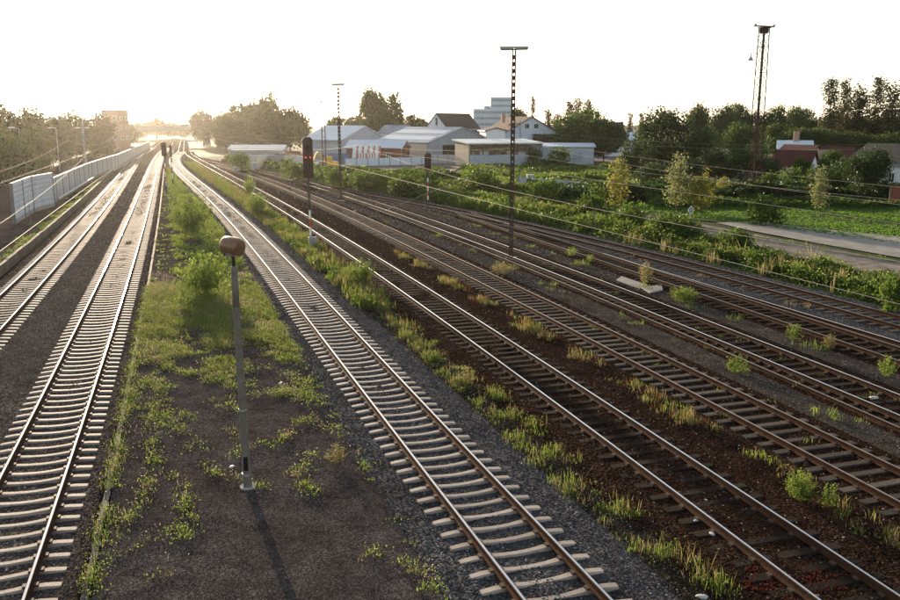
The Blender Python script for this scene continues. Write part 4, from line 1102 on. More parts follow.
# concrete slabs and small objects on the ground
for (pts, lab) in [([(616, 279), (622, 275.5), (648, 283), (640, 286.5)], 'pale broken concrete slab lying between the outer tracks, left one'), ([(641, 286), (662, 283.5), (663, 288), (650, 291)], 'small pale concrete slab lying right of the longer one')]:
    P = [G(a, b, -.05) for a, b in pts]; c = sum(P, Vector()) / 4
    o = MB().prism([(q.x - c.x, q.y - c.y) for q in P], -.07, 0, 'z').build('concrete_slab', M_slab, None, .015); o.location = (c.x, c.y, -.12); o.rotation_euler = (.02, .03, 0)
    tag(o, lab, 'slab', 'concrete slabs between the outer tracks')
for i, (px, py, z, sz, lab) in enumerate([(281, 383, .1, .16, 'white scrap lying by the lamp post on the platform'), (874, 398, -.16, .3, 'pale scrap lying in the bright railed track near the right edge'), (712, 534, -.18, .17, 'white oval scrap beside the dark track rail, lower one'), (696, 521, -.18, .13, 'small white scrap beside the dark track rail, upper one'), (706, 500, -.17, .09, 'tiny white scrap between the dark track rails'), (617, 513, -.3, .16, 'whitish scrap in the weeds of the grass strip'), (355, 211, -.2, .4, 'white lump beside the farther floodlight mast'), (386, 239, -.2, .22, 'bright scrap shining on the brown ballast'), (702, 597, -.3, .25, 'bluish scrap at the bottom edge of the picture'), (232, 467, .1, .2, 'pale stone left of the lamp post foot'), (350, 335, -.1, .2, 'white scrap at the edge of the curving track'), (293, 244, -.1, .5, 'pale flat stone beside the curving track')]):
    p = G(px, py, z); mb = MB(); rg = random.Random(i)
    vs = []; n = 7
    for t, rad in ((-.2, .8), (.1, 1.0), (.35, .55)):
        for k in range(n):
            a = 6.283 * k / n; q = rad * rg.uniform(.7, 1.1)
            vs.append((math.cos(a) * q * sz * .6, math.sin(a) * q * sz * .38, t * sz * .5))
    fs = [(j * n + k, j * n + (k + 1) % n, (j + 1) * n + (k + 1) % n, (j + 1) * n + k) for j in range(2) for k in range(n)] + [tuple(range(n)), tuple(range(2 * n, 3 * n))]
    o = mb.add(vs, fs).build('litter_scrap', M_litter); o.location = p; o.rotation_euler = (rg.uniform(-.2, .2), rg.uniform(-.2, .2), rg.uniform(0, 6))
    tag(o, lab, 'litter')

# ------------------------------------------------------------------ overhead line
def overhead(t, label, Y0, Y1, phase, span=58, hc=5.6, hm=7.15, sag=1.0, m=M_wire, off=0.0):
    base = Vector((tx(t, Y0), Y0, 0))
    root = thing('overhead_line', label, 'overhead wire', base, 0, 'overhead contact lines')
    fn = toff(t, off)
    # straight chords between supports with alternating stagger
    sup = [Y0 - 30 + phase + span * i for i in range(-1, int((Y1 - Y0) / span) + 3)]
    def pos(y):
        i = max(0, min(len(sup) - 2, int((y - sup[0]) / span)))
        a, b = sup[i], sup[i + 1]; f = (y - a) / (b - a)
        xa = fn(a) + (.3 if i % 2 else -.3); xb = fn(b) + (-.3 if i % 2 else .3)
        return xa + (xb - xa) * f, 4 * f * (1 - f)
    ys = [y for y in np.arange(Y0, Y1, 3.0)]
    cw = [Vector((pos(y)[0], y, hc)) - base for y in ys]
    mw = [Vector((pos(y)[0], y, hm - sag * pos(y)[1])) - base for y in ys]
    MB().path(cw, .007, 5).build('contact_wire', m, root); MB().path(mw, .006, 5).build('messenger_wire', m, root)
    dr = MB()
    for a, b in zip(cw[2::4], mw[2::4]): dr.tube(a, b, .005, n=4, cap=False)
    dr.build('droppers', m, root)['kind'] = 'stuff'
    return root, sup, pos
overhead('A', 'overhead wire above the leftmost track in front of the noise barrier', 20, 320, 22)
overhead('B', 'overhead wire above the second left track', 6, 320, 8)
overhead('D', 'overhead wire above the dark wooden track', 6, 240, 20)
overhead('F', 'overhead wire above the bright railed track with the spare rail', 10, 190, 14)
# feeder lines on the far side
def feeder(label, A, B, r=.0065, sag=.6):
    A, B = Vector(A), Vector(B)
    pts = [A.lerp(B, t / 24) - Vector((0, 0, sag * 4 * (t / 24) * (1 - t / 24))) for t in range(25)]
    o = MB().path([p - A for p in pts], r, 5).build('feeder_wire', M_wire); o.location = A
    tag(o, label, 'wire', 'feeder wires on the far side')
feeder('upper feeder wire crossing the dark trees toward the right edge', W(560, 134, 112), W(930, 143, 62))
feeder('second feeder wire crossing the dark trees just below the upper one', W(560, 138, 112), W(930, 148, 62))
feeder('feeder wire passing in front of the lattice tower foot', W(520, 138, 120), W(930, 190, 45), sag=.4)
feeder('lower feeder wire passing above the young trees', W(500, 150, 110), W(930, 203, 40), sag=.4)
feeder('diagonal anchor wire descending from the bush line to the middle tracks', W(491, 167, 60), W(388, 209, 52), .018, .02)

# catenary mast behind wall, lamps of the car park
thin_mast('catenary_mast', 'thin tall catenary mast rising behind the noise barrier', 'mast', 85, 185, 97, 122, False, M_galv, .12)
for px, yt, Y, lab, arms in [(21, 128, 112, 'street lamp nearest the left edge with a sunlit head', (-1,)), (58, 128, 140, 'street lamp in the middle of the car park', (-1,)), (84, 128, 168, 'double headed street lamp next to the catenary mast', (-1, 1))]:
    p = at_base(px, Y, -.4); H = hgt(yt, Y, -.4)
    root = thing('street_lamp', lab, 'street lamp', p, 0, 'car park street lamps')
    MB().tube((0, 0, -.2), (0, 0, H), .08, .05, 8).build('pole', M_galv, root)
    for s in arms:
        MB().tube((0, 0, H - .05), (s * .7, 0, H + .05), .035, n=6).build('arm', M_galv, root)
        MB().box((s * .95, 0, H + .06), (.75, .34, .16)).build('lamp_head', M_white, root, .04)
p = at_base(322.5, 160, -.4); H = hgt(72, 160, -.4)
root = thing('street_lamp', 'very tall thin street lamp behind the twin pole mast', 'street lamp', p)
MB().tube((0, 0, 0), (0, 0, H), .10, .05, 8).build('pole', M_galv, root); MB().tube((0, 0, H), (-.9, 0, H + .15), .035, n=6).build('arm', M_galv, root); MB().box((-1.2, 0, H + .15), (.9, .35, .15)).build('lamp_head', M_galv, root, .04)

# ------------------------------------------------------------------ noise barrier
def barrier(label, P, hs, mats, first, plen=5.0):
    root = thing('noise_barrier', label, 'noise barrier', (P[0][0], P[0][1], 0)); b = Vector((P[0][0], P[0][1], 0))
    pm = {}
    for (a, c), h, m in zip(zip(P[:-1], P[1:]), hs, mats):
        a, c = Vector((*a, 0)), Vector((*c, 0)); L = (c - a).length; n = max(1, round(L / plen)); l = L / n
        ang = math.atan2(c.y - a.y, c.x - a.x)
        for i in range(n + 1):
            q = a.lerp(c, i / n) - b
            o = MB().box((0, 0, h / 2 + .25), (.2, .24, h + .2)).build('post', M_postg, root); o.location = q; o.rotation_euler = (0, 0, ang)
        for i in range(n):
            q = a.lerp(c, (i + .5) / n) - b
            mb = MB(); k = 7; ph = (h - .35) / k
            for j in range(k):
                z0 = .62 + j * ph
                mb.prism([(-.06, z0), (.06, z0), (.09, z0 + ph * .25), (.09, z0 + ph * .75), (.06, z0 + ph - .015), (-.06, z0 + ph - .015), (-.09, z0 + ph * .75), (-.09, z0 + ph * .25)], -l / 2 + .1, l / 2 - .1, 'x')
            o = mb.build('panel', m, root); o.location = q; o.rotation_euler = (0, 0, ang)
            o = MB().box((0, 0, .3), (l - .2, .16, .62)).build('plinth', M_conc, root); o.location = q; o.rotation_euler = (0, 0, ang)
            o = MB().box((0, 0, h + .31), (l - .22, .2, .05)).build('coping', m, root); o.location = q; o.rotation_euler = (0, 0, ang)
    return root
barrier('blue grey noise barrier end section beside the leftmost track', [(-36.0, 70.1), (-39.0, 79.6), (-39.6, 85.2)], [3.3, 3.3], [M_alu, M_alu], True, 5.2)
barrier('long grey noise barrier running away behind the leftmost track', [(-40.2, 85.4), (-50.9, 120.6)], [2.55], [M_alu2], False, 5.2)
barrier('farther grey noise barrier stretching toward the brick tower', [(-51.8, 122.0), (-60.8, 156.0), (-93.6, 269.0)], [2.4, 2.3], [M_alu2, M_alu2], False, 5.5)
# handrail ledge on the barrier, white strip
A_, B_ = Vector((-40.0, 86.4, 1.0)), Vector((-50.2, 119.8, 1.0))
o = MB().bar((0, 0, 0), B_ - A_, .12, .1).build('white_rail', M_white); o.location = A_ + Vector((.35, .1, 0)); tag(o, 'thin white rail running along the lower face of the long noise barrier', 'handrail')

# ------------------------------------------------------------------ buildings
def windows(root, spec, face, mglass=M_glass, frame=M_white):
    """spec: (u, z, w, h); face(u, z, d) -> local point; frame ring + pane"""
    for (u, z, w, h) in spec:
        o, ax, nr = face(u, z)
        def put(mb, du, dz, ww, hh, dp, th):
            c = o + ax * du + Vector((0, 0, dz)) + nr * dp
            ang = math.atan2(ax.y, ax.x); mb.box(c, (ww, th, hh), ang)
        f = MB(); t = .09
        put(f, -w / 2 + t / 2, 0, t, h, .03, .1); put(f, w / 2 - t / 2, 0, t, h, .03, .1); put(f, 0, h / 2 - t / 2, w - 2 * t, t, .03, .1); put(f, 0, -h / 2 + t / 2, w - 2 * t, t, .03, .1); put(f, 0, 0, .05, h - 2 * t, .03, .07)
        fo = f.build('window', frame, root)
        g = MB(); put(g, 0, 0, w - 2 * t, h - 2 * t, .015, .03); g.build('pane', mglass, fo)

def gable(name, label, cat, x, y, z, rz, w, L, he, hr, mw, mr, over=.4, roof_t=.18, wins=(), swins=(), stripes=None, group=None):
    """ridge along local y; front gable faces local -y at y=0; body extends to +y"""
    root = thing(name, label, cat, (x, y, z), rz, group)
    MB().prism([(-w / 2, -.3), (w / 2, -.3), (w / 2, he), (0, hr), (-w / 2, he)], 0, L, 'y').build('wall', mw, root)
    rise = hr - he; k = over / (w / 2)
    for s in (-1, 1):
        e = (s * (w / 2 + over), he - rise * k + .02); r = (0, hr + .02)
        dx, dz = e[0] - r[0], e[1] - r[1]; ln = math.hypot(dx, dz); nxp, nzp = -dz / ln * roof_t * s, dx / ln * roof_t * s
        prof = [r, e, (e[0] + nxp, e[1] + abs(nzp)), (r[0], r[1] + roof_t * 1.05)]
        ro = MB().prism(prof, -over, L + over, 'y').build('roof', mr, root)
        if stripes and s == stripes[0]:
            for (t0, t1) in stripes[1]:
                a = Vector((dx, 0, dz)); up = Vector((nxp, 0, abs(nzp))).normalized() * (roof_t + .03)
                rr0 = Vector((r[0], 0, r[1])); 
                q = [rr0 + a * t0 + up, rr0 + a * t1 + up]
                MB().prism([(q[0].x, q[0].z - .02), (q[1].x, q[1].z - .02), (q[1].x, q[1].z + .02), (q[0].x, q[0].z + .02)], .8, L - .8, 'y').build('skylight', M_rooflt, ro)
    for s in (-1, 1):
        MB().tube((s * (w / 2 + over + .05), -over, he - rise * k + .04), (s * (w / 2 + over + .05), L + over, he - rise * k + .04), .08, n=6).build('gutter', M_roofmet, root)
    MB().tube((-w / 2 - .06, -.08, -.2), (-w / 2 - .06, -.08, he - .05), .06, n=6).build('downpipe', M_roofmet, root)
    windows(root, wins, lambda u, zz: (Vector((u, 0, zz)), Vector((1, 0, 0)), Vector((0, -1, 0))))
    windows(root, swins, lambda u, zz: (Vector((-w / 2, u, zz)), Vector((0, 1, 0)), Vector((-1, 0, 0))))
    return root

def bpos(px, Y): return W(px, 150, Y).x
# hall with skylight stripes
p = W(462, 150, 205); h0 = W(447, 142, 205).z + .4; h1 = W(447, 127.5, 215).z + .4
root = gable('industrial_hall', 'grey metal roofed hall with two pale skylight stripes and beige side', 'hall', p.x, 205, -.4, R(38), 20, 22, h0, h1, M_roofmet, M_roofmet, stripes=(-1, [(.22, .45), (.62, .86)]))
MB().box((-10.02, 11, 2.0), (.12, 21, h0 - .4)).build('beige_cladding', M_beige, root)
MB().box((-4, -.06, 1.9), (3.6, .1, 3.6)).build('gateway_shade_panel', M_black, root)  # flat black panel paints the shade inside the open gateway
for u in (2.5, 6.5): MB().box((u, -.06, 1.6), (2.6, .1, 3.0)).build('gate_leaf', M_wallw, root)
# pale blue low hall left
p = W(352, 150, 232)
gable('industrial_hall', 'low hall with a broad pale blue sheet roof behind the light mast', 'hall', p.x + 4, 226, -.4, R(48), 16, 15, hgt(140, 226), hgt(126.5, 234), M_gwall, M_rooflt)
# brick building with pale roof
p = W(390, 150, 196)
root = gable('brick_workshop', 'long brick workshop with a pale roof edge and striped awning', 'workshop', p.x + 3.5, 196, -.4, R(76), 6.5, 13, hgt(147.5, 198) , hgt(141, 200), M_brickw, M_rooflt, swins=((3, 1.6, 1.2, 1.2), (6, 1.6, 1.2, 1.2), (9.5, 1.6, 1.2, 1.2)))
# awning: alternating stripes
a0 = W(352, 159, 190); root = thing('striped_awning', 'red and white striped awning in front of the brick workshop', 'awning', (a0.x, 190, 0))
for i in range(10):
    MB().prism([(0, W(0, 158, 190).z - .0), (2.8, W(0, 149, 190).z + .55), (2.8, W(0, 149, 190).z + .61), (0, W(0, 158, 190).z + .06)], i * .62 + (.2 if i % 2 else 0), i * .62 + (.6 if i % 2 else .8), 'x').build('stripe', M_awnred if i % 2 else M_white, root)
for i in (0, 1): MB().tube((i * 6.1 + .05, .05, -.4), (i * 6.1 + .05, .05, W(0, 158, 190).z), .04, n=6).build('post', M_white, root)
# striped market tables behind the wall
for i, px in enumerate((362, 371)):
    q = W(px, 163, 184)
    rt = thing('banner_board', 'white board with red uprights under the awning, %s one' % ('left' if i == 0 else 'right'), 'board', (q.x, 184, -.4))
    MB().box((0, 0, 1.5), (1.7, .08, 1.9)).build('board', M_white, rt)
    for s in (-.85, -.28, .28, .85): MB().box((s, -.06, 1.4), (.16, .05, 2.1)).build('upright', M_red, rt)
# low pale wall with panels along the works yard
def panel_wall(label, A, B, h, m, n):
    A, B = Vector(A), Vector(B); root = thing('concrete_wall', label, 'wall', A); d = B - A; ang = math.atan2(d.y, d.x); l = d.length / n
    me = MB().box((0, 0, h / 2 - .1), (l - .16, .1, h)).mesh('panel', m); pe = MB().box((0, 0, h / 2), (.18, .2, h + .3)).mesh('post', M_conc)
    for i in range(n): link('panel', me, root, d * ((i + .5) / n), ang)
    for i in range(n + 1): link('post', pe, root, d * (i / n), ang)
panel_wall('pale blue grey panel wall in front of the brick workshop', (W(345, 165, 176).x, 176, -.4), (W(432, 160, 186).x, 186, -.4), 1.7, M_wallb, 8)
panel_wall('grey panel wall between the hall gate and the open shed', (W(428, 163, 190).x, 190.5, -.4), (W(458, 163, 190).x, 191, -.4), 2.0, M_gwall, 3)
panel_wall('low grey wall behind the verge right of the battened mast', (W(520, 174, 120).x, 122, -.4), (W(580, 186, 112).x, 112, -.4), 1.4, M_gwall, 5)
# open shed with flat roof
q = W(463, 150, 176); zt = W(463, 143.5, 176).z + .4
root = thing('open_shed', 'open fronted shed with white flat roof, beige left end and grey parapet wall', 'shed', (q.x + 1.2, 176, -.4), R(20))
MB().prism([(-.5, zt - .15), (-.5, zt + .12), (9, zt + .75), (9, zt + .48)], -.4, 16.6, 'x').build('roof', M_roofwh, root)
MB().box((.0, 4, zt / 2 - .2), (.15, 8, zt - .1)).build('end_wall', M_beige, root)
MB().box((8.2, 8.1, zt / 2), (16.2, .15, zt)).build('rear_wall', M_beige, root)
MB().box((16.2, 4, zt / 2 - .2), (.15, 8, zt - .1)).build('far_end_wall', M_gwall, root)
MB().box((8.2, .0, 1.0), (16.0, .15, 2.6)).build('parapet', M_gwall, root)
for i in range(7): MB().box((.5 + i * 2.6, .02, zt / 2), (.16, .16, zt - .15)).build('post', M_dark_metal, root)
for i in range(6): MB().bar((.6 + i * 2.6, .05, zt - .3), (1.5 + i * 2.6, .05, zt - 1.3), .08, .08).build('brace', M_dark_metal, root)
for i in range(5): MB().box((2 + i * 2.9, 4.5, 1.6), (1.9, 1.6, 2.3 + .4 * (i % 2))).build('stored_goods', [M_beige, M_white, M_brick_pale][i % 3], root)
# grey flat shed
q = W(569, 150, 186); zt = W(569, 147, 186).z + .4
root = thing('flat_shed', 'grey flat roofed shed with a dark doorway beside the wide green tree', 'shed', (q.x, 186, -.4), R(-6))
MB().box((0, 3.5, zt / 2 - .15), (10.6, 7, zt)).build('wall', M_gwall, root)
MB().prism([(-.5, zt), (-.5, zt + .2), (7.6, zt + .75), (7.6, zt + .55)], -5.7, 5.7, 'x').build('roof', M_rooflt, root)
MB().box((-1.2, -.02, 1.4), (.5, .08, 2.6)).build('downpipe', M_dark_metal, root)
MB().box((1.8, -.03, 1.3), (2.2, .08, 2.3)).build('door', M_roofmet, root)
# white gabled chapel like house
q = W(437, 150, 255)
gable('gabled_house', 'narrow white gabled house with a long dark roof on the skyline', 'house', q.x, 250, -.4, R(-36), 7.5, 16, hgt(128, 252), hgt(114, 252), M_wallw, M_roofdk, wins=((0, hgt(122, 250), .9, 2.4), ))
MB().box((q.x, 249.8, W(437, 111.5, 250).z), (.25, .25, 1.4)).build('finial', M_wallw)
tag(bpy.data.objects['finial'], 'small white finial on the peak of the white gabled house', 'finial')
# stepped blue grey office
def office():
    Y = 300; root = thing('office_block', 'stepped blue grey office block on the skyline', 'office block', (W(493, 150, Y).x, Y, -.4), R(8))
    w = 40 * Y / 862; h1 = hgt(109, Y); h2 = hgt(97, Y)
    MB().box((0, 5, h1 / 2), (w, 10, h1)).build('lower_storeys', M_greyb, root)
    MB().box((w * .22, 5, (h1 + h2) / 2), (w * .56, 8, h2 - h1)).build('upper_storeys', M_greyb, root)
    for k in range(5):
        z = h1 - 1.2 - k * 2.0
        o = MB().box((0, -.05, z), (w - .8, .12, .85)).build('window_band', M_roofmet, root)
        mb = MB()
        for i in range(9): mb.box((-w / 2 + .9 + i * (w - 1.8) / 8, -.1, z), (.08, .1, .9))
        mb.build('mullions', M_greyb, o)
    for k in range(2):
        MB().box((w * .22, .95, h2 - 1.1 - k * 1.9), (w * .52, .12, .7)).build('window_band', M_roofmet, root)
    MB().box((-w * .12, 4, h1 + .5), (2.2, 2, 1.0)).build('roof_plant', M_galv, root)
office()
# white house
q = W(531, 150, 212); he = hgt(134, 212); hr = hgt(117.5, 212)
root = gable('white_house', 'large white gabled house with two dark windows, brown roof and dark balcony', 'house', q.x, 212, -.4, R(16), 14.6, 17, he, hr, M_wallb, M_roofbr, .5, wins=((-1.2, hgt(126.5, 212), 1.25, 1.2), (1.2, hgt(126.5, 212), 1.25, 1.2), (-4.2, 4.6, 1.0, 1.4), (-1.6, 3.4, 1.1, 1.3)), swins=((3, 4.0, 1.2, 1.2), (7, 4.0, 1.2, 1.2), (11, 4.0, 1.2, 1.2)))
MB().box((3.9, -.9, hgt(135, 212)), (7.4, 2.0, .25)).build('balcony_roof', M_roofdk, root)
MB().box((3.9, -1.0, hgt(140, 212)), (7.2, 1.6, 1.3)).build('balcony', M_roofbr, root)
for i in range(4): MB().box((.5 + i * 2.25, -1.7, hgt(138, 212)), (.12, .12, 2.2)).build('balcony_post', M_roofbr, root)
MB().box((-4.2, 9, hr - .2), (.9, .9, 2.2)).build('chimney', M_brick_pale, root)
MB().tube((-3.0, -.4, 0), (-3.0, -.4, hr - .5), .12, n=8).build('flue_pipe', M_galv, root)
q = W(496, 150, 205)
gable('white_annex', 'small white annex with arched dark openings left of the white house', 'house', q.x, 206, -.4, R(10), 4.5, 8, hgt(131, 206), hgt(128.5, 206), M_wallw, M_roofbr, wins=((-1.0, 4.2, .8, .8), (.9, 4.2, .8, .8), (-1.3, 2.4, .7, 1.0), (1.2, 2.4, .7, 1.0)))
# houses far middle
q = W(628, 150, 240)
gable('far_house', 'far house with dark dormer roof above the white block left of the dark tree', 'house', q.x, 250, -.4, R(82), 9, 12, hgt(130, 250), hgt(123, 250), M_brick_pale, M_roofdk, swins=((3, 5, 1, 1), (6, 5, 1, 1), (9, 5, 1, 1)))
gable('far_house', 'far low white house below the dark dormer roof', 'house', W(632, 150, 235).x, 232, -.4, R(80), 8, 10, hgt(140, 235), hgt(133, 235), M_wallw, M_rooflt, swins=((3, 3, 1, 1), (6, 3, 1, 1)))
# red roofed houses right
gable('red_roof_house', 'dark red roofed house lowest of the right hand cluster', 'house', W(809, 150, 134).x, 132, -.4, R(52), 5, 5, hgt(166, 134), hgt(152, 134), M_wallw, M_roofred, .4, .18, wins=((0, 2.2, 1.0, 1.1),), swins=((1.4, 2.0, .9, 1.0), (3.6, 2.0, .9, 1.0)))
gable('red_roof_house', 'white gabled house with red roof edges in the middle of the cluster', 'house', W(817, 150, 140).x, 140, -.4, R(22), 4.6, 7, hgt(160, 140), hgt(147, 140), M_beige, M_roofred, .4, wins=((-.9, 3, .9, 1.1), (.9, 3, .9, 1.1)))
gable('red_roof_house', 'small white gable front right of the red roofed houses', 'house', W(829, 150, 136).x, 136, -.4, R(16), 4.4, 6, hgt(163, 136), hgt(152, 136), M_wallw, M_roofdk, .35, wins=((0, 2.6, .9, 1.1),))
gable('red_roof_house', 'house with a long dull red roof seen above the small white gable', 'house', W(852, 150, 152).x, 152, -.4, R(72), 6, 8, hgt(158, 152), hgt(148, 152), M_wallw, M_roofred, .4, swins=((2, 2.8, 1, 1.1), (5, 2.8, 1, 1.1)))
root = gable('chimney_house', 'pale hipped house with a broad brick chimney behind the red roofs', 'house', W(806, 150, 162).x, 160, -.4, R(70), 7, 5.5, hgt(149, 160), hgt(142, 160), M_wallw, M_rooflt, .4)
MB().box((0, 2.6, hgt(139, 160)), (1.1, 1.0, 2.6)).build('chimney', M_brick_pale, root)
gable('brick_shed', 'low brown roofed shed between the striped roof hall and the white annex', 'shed', W(484, 150, 222).x, 222, -.4, R(30), 8, 8, hgt(139, 222), hgt(131.5, 222), M_brick_pale, M_roofbr, .3, wins=((-2, 3, 1, 1), (2, 3, 1, 1)))
gable('far_house', 'small far white house with a grey roof between the hall and the blue hall', 'house', W(409, 150, 250).x, 250, -.4, R(60), 7, 8, hgt(133, 250), hgt(126, 250), M_wallw, M_roofmet, .4, wins=((0, 5, 1, 1),), swins=((2, 4.4, 1, 1), (5, 4.4, 1, 1)))
root = gable('white_villa', 'white villa cut by the right picture edge', 'house', W(929, 150, 104).x, 103, -.4, R(24), 7, 9, hgt(164, 104), hgt(147, 104), M_wallw, M_roofdk, .4, wins=((-1.5, 2.3, .9, 1.3), (1.5, 2.3, .9, 1.3), (0, 5, .8, 1.0)), swins=((2.5, 2.4, .9, 1.2), (6, 2.4, .9, 1.2)))
# brick wall at right edge
root = thing('brick_wall', 'red brick garden wall at the right picture edge', 'wall', (W(889, 200, 92).x, 92, -.4), R(-14))
bm_ = [MB().box((0, 0, 0), (.235, .12, .068)).mesh('brick', M_brickw)]
MB().box((3.0, .12, .95), (6, .14, 2.5)).build('mortar_core', M_conc, root)
row = MB()
for r_ in range(28):
    for c_ in range(24): row.box((c_ * .25 + .12 + (.125 if r_ % 2 else 0), .0, -.2 + r_ * .088 + .044), (.235, .12, .074))
row.build('brickwork', M_brickw, root)['kind'] = 'stuff'
MB().box((3.0, .06, 2.28), (6.1, .36, .08)).build('coping', M_roofbr, root)
# brick tower left
Y = 250; root = thing('brick_tower', 'pale reddish brick tower block in the haze behind the noise barrier', 'tower', (W(112.5, 150, Y).x, Y, -.4), R(-12))
H = hgt(111, Y); MB().box((0, 2.6, H / 2), (5.2, 5.2, H)).build('wall', M_brick_pale, root)
MB().box((0, 2.6, H + .15), (5.6, 5.6, .3)).build('roof_slab', M_conc, root)
windows(root, [(u, z, .9, 1.1) for z in (4.5, 7.5, 10) for u in (-1.3, 1.3)], lambda u, zz: (Vector((u, 0, zz)), Vector((1, 0, 0)), Vector((0, -1, 0))))
windows(root, [(u, z, .9, 1.1) for z in (4.5, 7.5, 10) for u in (1.3, 3.9)], lambda u, zz: (Vector((2.6, u, zz)), Vector((0, 1, 0)), Vector((1, 0, 0))))
# far road bridge
Y = 345; za, zb = W(150, 127.5, Y).z, W(150, 131.5, Y).z
root = thing('road_bridge', 'far road bridge crossing all tracks in the haze', 'bridge', (W(150, 130, Y).x, Y, 0), R(-4))
MB().box((0, 0, (za + zb) / 2 - .2), (52, 7, .9)).build('deck', M_conc, root)
for s in (-3.4, 3.4): MB().box((0, s, za + .1), (52, .1, .9)).build('parapet', M_conc, root)
for u in (-22, -10, 23): MB().box((u, 0, zb / 2 - .6), (.9, 5.5, zb)).build('pier', M_conc, root)

# ------------------------------------------------------------------ vehicles, containers, excavator
def car(label, x, y, z, rz, m, group='parked cars'):
    root = thing('parked_car', label, 'car', (x, y, z), rz, group)
    body = [(-2.1, .35), (-2.12, .75), (-1.95, .92), (-1.0, .98), (-.45, 1.40), (.95, 1.44), (1.75, 1.0), (2.1, .9), (2.12, .35)]
    MB().prism(body, -.82, .82, 'y').build('body', m, root, .05)
    for s in (-1, 1):
        MB().prism([(-.85, 1.0), (-.42, 1.34), (.25, 1.37), (.25, 1.0)], s * .825 - .006, s * .825 + .006, 'y').build('window', M_glass, root)
        MB().prism([(.33, 1.0), (.33, 1.37), (.9, 1.37), (1.45, 1.02)], s * .825 - .006, s * .825 + .006, 'y').build('window', M_glass, root)
        for wx in (-1.3, 1.3):
            o = MB().tube((wx, s * .68, .32), (wx, s * .86, .32), .32, n=14).build('wheel', M_tyre, root); MB().tube((wx, s * .862, .32), (wx, s * .875, .32), .2, n=10).build('rim', M_galv, o)
        MB().box((-2.1, s * .6, .72), (.06, .3, .14)).build('headlight', M_white, root)
    MB().prism([(-.98, 1.0), (-.47, 1.38), (-.49, 1.40), (-1.0, 1.02)], -.7, .7, 'y').build('windscreen', M_glass, root)
q = W(783, 174, 124); car('white car parked behind the hedge left of the red roofed house', q.x, 124, -.4, R(12), M_carw)
q = W(800, 186, 112); root = thing('pool_cover', 'bright blue covered frame in the garden below the red roofed house', 'cover', (q.x, 112, -.4), R(-8))
MB().prism([(-1.7, 0), (1.7, 0), (1.5, 1.15), (0, 1.4), (-1.5, 1.15)], -.9, .9, 'y').build('cover_sheet', M_blue, root, .04)
for s in (-1.6, 1.6): MB().tube((s, -1.0, 0), (s * .92, -1.0, 1.2), .05, n=6).build('pole', M_white, root)
LAB = ['silver car at the near end of the hazy car park', 'white car in the middle of the hazy car park', 'dark car at the far end of the hazy car park']
for i, (x, y) in enumerate([(-66, 124), (-72, 131), (-76, 139)]): car(LAB[i], x, y, -.28, R(60 + 5 * i), [M_cars, M_carw, M_card][i])
def container(label, x, y, z, rz, L, m, h=2.4):
    root = thing('storage_container', label, 'container', (x, y, z), rz, 'containers and stacks in the builders yard')
    mb = MB(); n = int(L / .35)
    for i in range(n): mb.box((-L / 2 + (i + .5) * L / n, 0, h / 2), (L / n * .55, 2.3, h - .16)); mb.box((-L / 2 + (i + .5) * L / n, 0, h / 2), (L / n + .002, 2.2, h - .2))
    mb.build('side_panels', m, root)
    fr = MB()
    for a in (-1, 1):
        for b in (-1, 1): fr.box((a * L / 2, b * 1.16, h / 2), (.12, .12, h))
    for zz in (.06, h - .06):
        for b in (-1, 1): fr.box((0, b * 1.17, zz), (L, .1, .12))
    fr.build('frame', m, root)
    for s in (-.55, .55): MB().box((L / 2 + .03, s, h / 2), (.05, 1.05, h - .3)).build('door', m, root)
CL = ['white container beside the low shed in the builders yard', 'grey container left of the big brown signal', 'rust red container topmost behind the white one', 'white container just left of the brown signal', 'grey container behind the excavator', 'blue container right of the excavator', 'pale container at the left end of the builders yard', 'rusty container at the back of the yard by the grove']
for i, (px, Y, z, rz, L, k) in enumerate([(262, 176, -.35, 12, 5, 0), (280, 172, -.35, 5, 5, 2), (289, 178, -.35, -20, 5, 1), (297, 168, -.35, 30, 4, 0), (316, 176, -.35, 5, 4.5, 2), (337, 182, -.35, 20, 4.5, 3), (248, 190, -.35, 10, 5, 0), (286, 196, -.35, 0, 6, 1)]):
    container(CL[i], W(px, 150, Y).x, Y, z, R(rz), L, M_cont[k])
q = W(245, 150, 182); root = thing('lean_to_shed', 'long low shed with a pale mono pitch roof in the builders yard', 'shed', (q.x + 2, 184, -.4), R(6))
hh = hgt(149, 184); MB().box((0, 2, hh / 2 - .2), (11, 4, hh - .2)).build('wall', M_roofmet, root); MB().prism([(-.4, hh - .2), (-.4, hh), (4.4, hh + .7), (4.4, hh + .5)], -6, 6, 'x').build('roof', M_roofwh, root)
for i in range(3): MB().box((-3.5 + i * 3.5, -.05, 1.2), (2.4, .1, 2.2)).build('door', M_dark_metal, root)
for i, px in enumerate((236, 244, 254, 259, 268, 276, 284, 293, 300, 307, 316, 322, 343, 350)):
    Y = 158 + (i * 7) % 11; q = W(px, 150, Y)
    root = thing('material_stack', 'small palletised stack of building material in the builders yard, ' + ORD[i], 'stack', (q.x, Y, -.36), R(i * 23), 'palletised stacks in the builders yard')
    MB().box((0, 0, .07), (1.2, 1.0, .14)).build('pallet', M_wood_gr, root)
    hh = .7 + .35 * (i % 4)
    mb = MB(); n_ = 3 + i % 3
    for r_ in range(n_): mb.box((rnd.uniform(-.04, .04), rnd.uniform(-.04, .04), .14 + hh * (r_ + .5) / n_), (1.1, .9, hh / n_ * .94), rnd.uniform(-.05, .05))
    mb.build('goods', [M_white, M_brick_pale, M_cont[0], M_beige, M_cont[2]][i % 5], root)
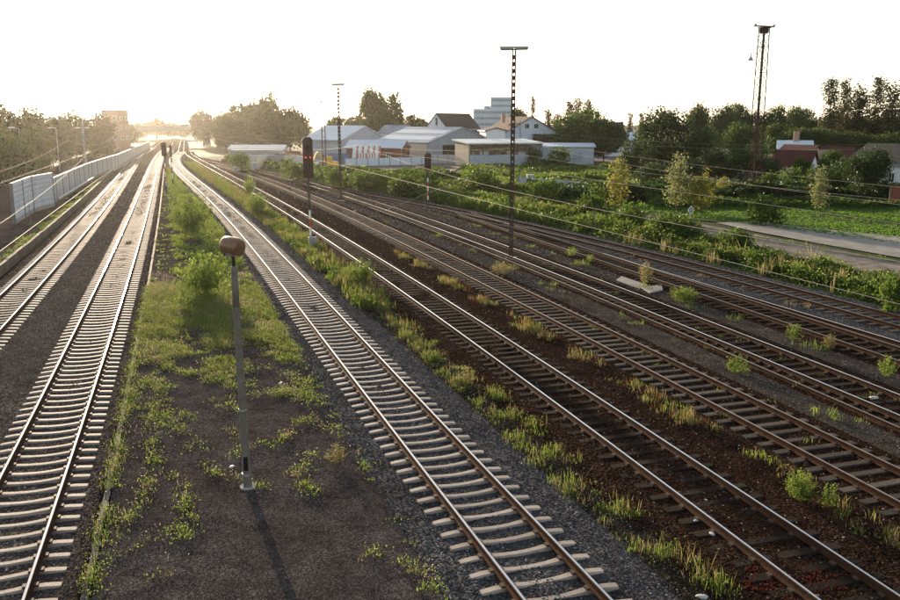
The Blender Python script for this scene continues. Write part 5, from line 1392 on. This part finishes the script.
def excavator():
    q = W(331, 158, 164); root = thing('excavator', 'small yellow excavator in the builders yard by the twin pole mast', 'excavator', (q.x, 164, -.36), R(200))
    for s in (-.75, .75): MB().prism([(-1.3, .05), (1.3, .05), (1.5, .35), (1.3, .65), (-1.3, .65), (-1.5, .35)], s - .22, s + .22, 'y').build('track', M_tyre, root, .03)
    MB().box((-.2, 0, 1.15), (2.2, 1.7, .75)).build('body', M_yel, root, .06)
    cb = MB().box((.45, .38, 1.95), (1.1, .85, 1.2)).build('cab', M_yel, root, .04)
    MB().box((1.01, .38, 2.05), (.02, .7, .8)).build('windscreen', M_glass, cb)
    MB().bar((.8, -.3, 1.3), (2.6, -.3, 3.3), .28, .34).build('boom', M_yel, root); MB().bar((2.6, -.3, 3.3), (3.4, -.3, 1.6), .22, .26).build('arm', M_yel, root)
    MB().prism([(3.1, .9), (3.6, 1.0), (3.7, 1.6), (3.2, 1.6)], -.7, .1, 'y').build('bucket', M_dark_metal, root)
excavator()
# trackside boxes
for px, py, z, s, lab in [(530, 184, -.4, 1.0, 'white and grey trackside cabinet behind the battened mast'), (239, 166, -.35, .8, 'small dark signal box on a post at the yard edge')]:
    q = G(px, py, z); root = thing('trackside_cabinet', lab, 'cabinet', q, R(10))
    MB().box((0, 0, .75 * s), (.9 * s, .5 * s, 1.1 * s)).build('housing', M_cab, root, .03); MB().box((0, 0, 1.36 * s), (1.0 * s, .6 * s, .1)).build('lid', M_white, root); MB().box((0, 0, .1), (.7 * s, .4 * s, .3)).build('foot', M_conc, root); MB().box((.1, -.26 * s, .75 * s), (.6 * s, .02, .9 * s)).build('door', M_gwall, root)
# wire mesh fence posts along the verge wall
root = thing('wire_fence', 'thin wire fence with pale posts below the grey wall on the verge', 'fence', (W(545, 185, 105).x, 105, -.4))
A_ = Vector((W(545, 185, 105).x, 105, -.4)); B_ = Vector((W(612, 196, 98).x, 98, -.4)); d = B_ - A_
pe = MB().tube((0, 0, -.2), (0, 0, 1.7), .035, n=6).mesh('post', M_galv)
for i in range(6): link('post', pe, root, d * (i / 5))
for zz in (.5, 1.0, 1.6): MB().path([(0, 0, zz), d + Vector((0, 0, zz))], .008, 4).build('wire', M_galv, root)

# ------------------------------------------------------------------ haze
hz = MB().box((0, 1000, 14.0), (5200, 3000, 31.2))
me = hz.mesh('haze', [])
hm = bpy.data.materials.new('evening_haze'); hm.use_nodes = True
n = hm.node_tree.nodes; l = hm.node_tree.links
n.remove(n['Principled BSDF'])
pv = n.new('ShaderNodeVolumePrincipled')
pv.inputs['Color'].default_value = (.97, .92, .84, 1); pv.inputs['Density'].default_value = .00007; pv.inputs['Anisotropy'].default_value = .86
l.new(pv.outputs['Volume'], n['Material Output'].inputs['Volume'])
me.materials.append(hm)
tag(link('haze', me), kind='stuff')
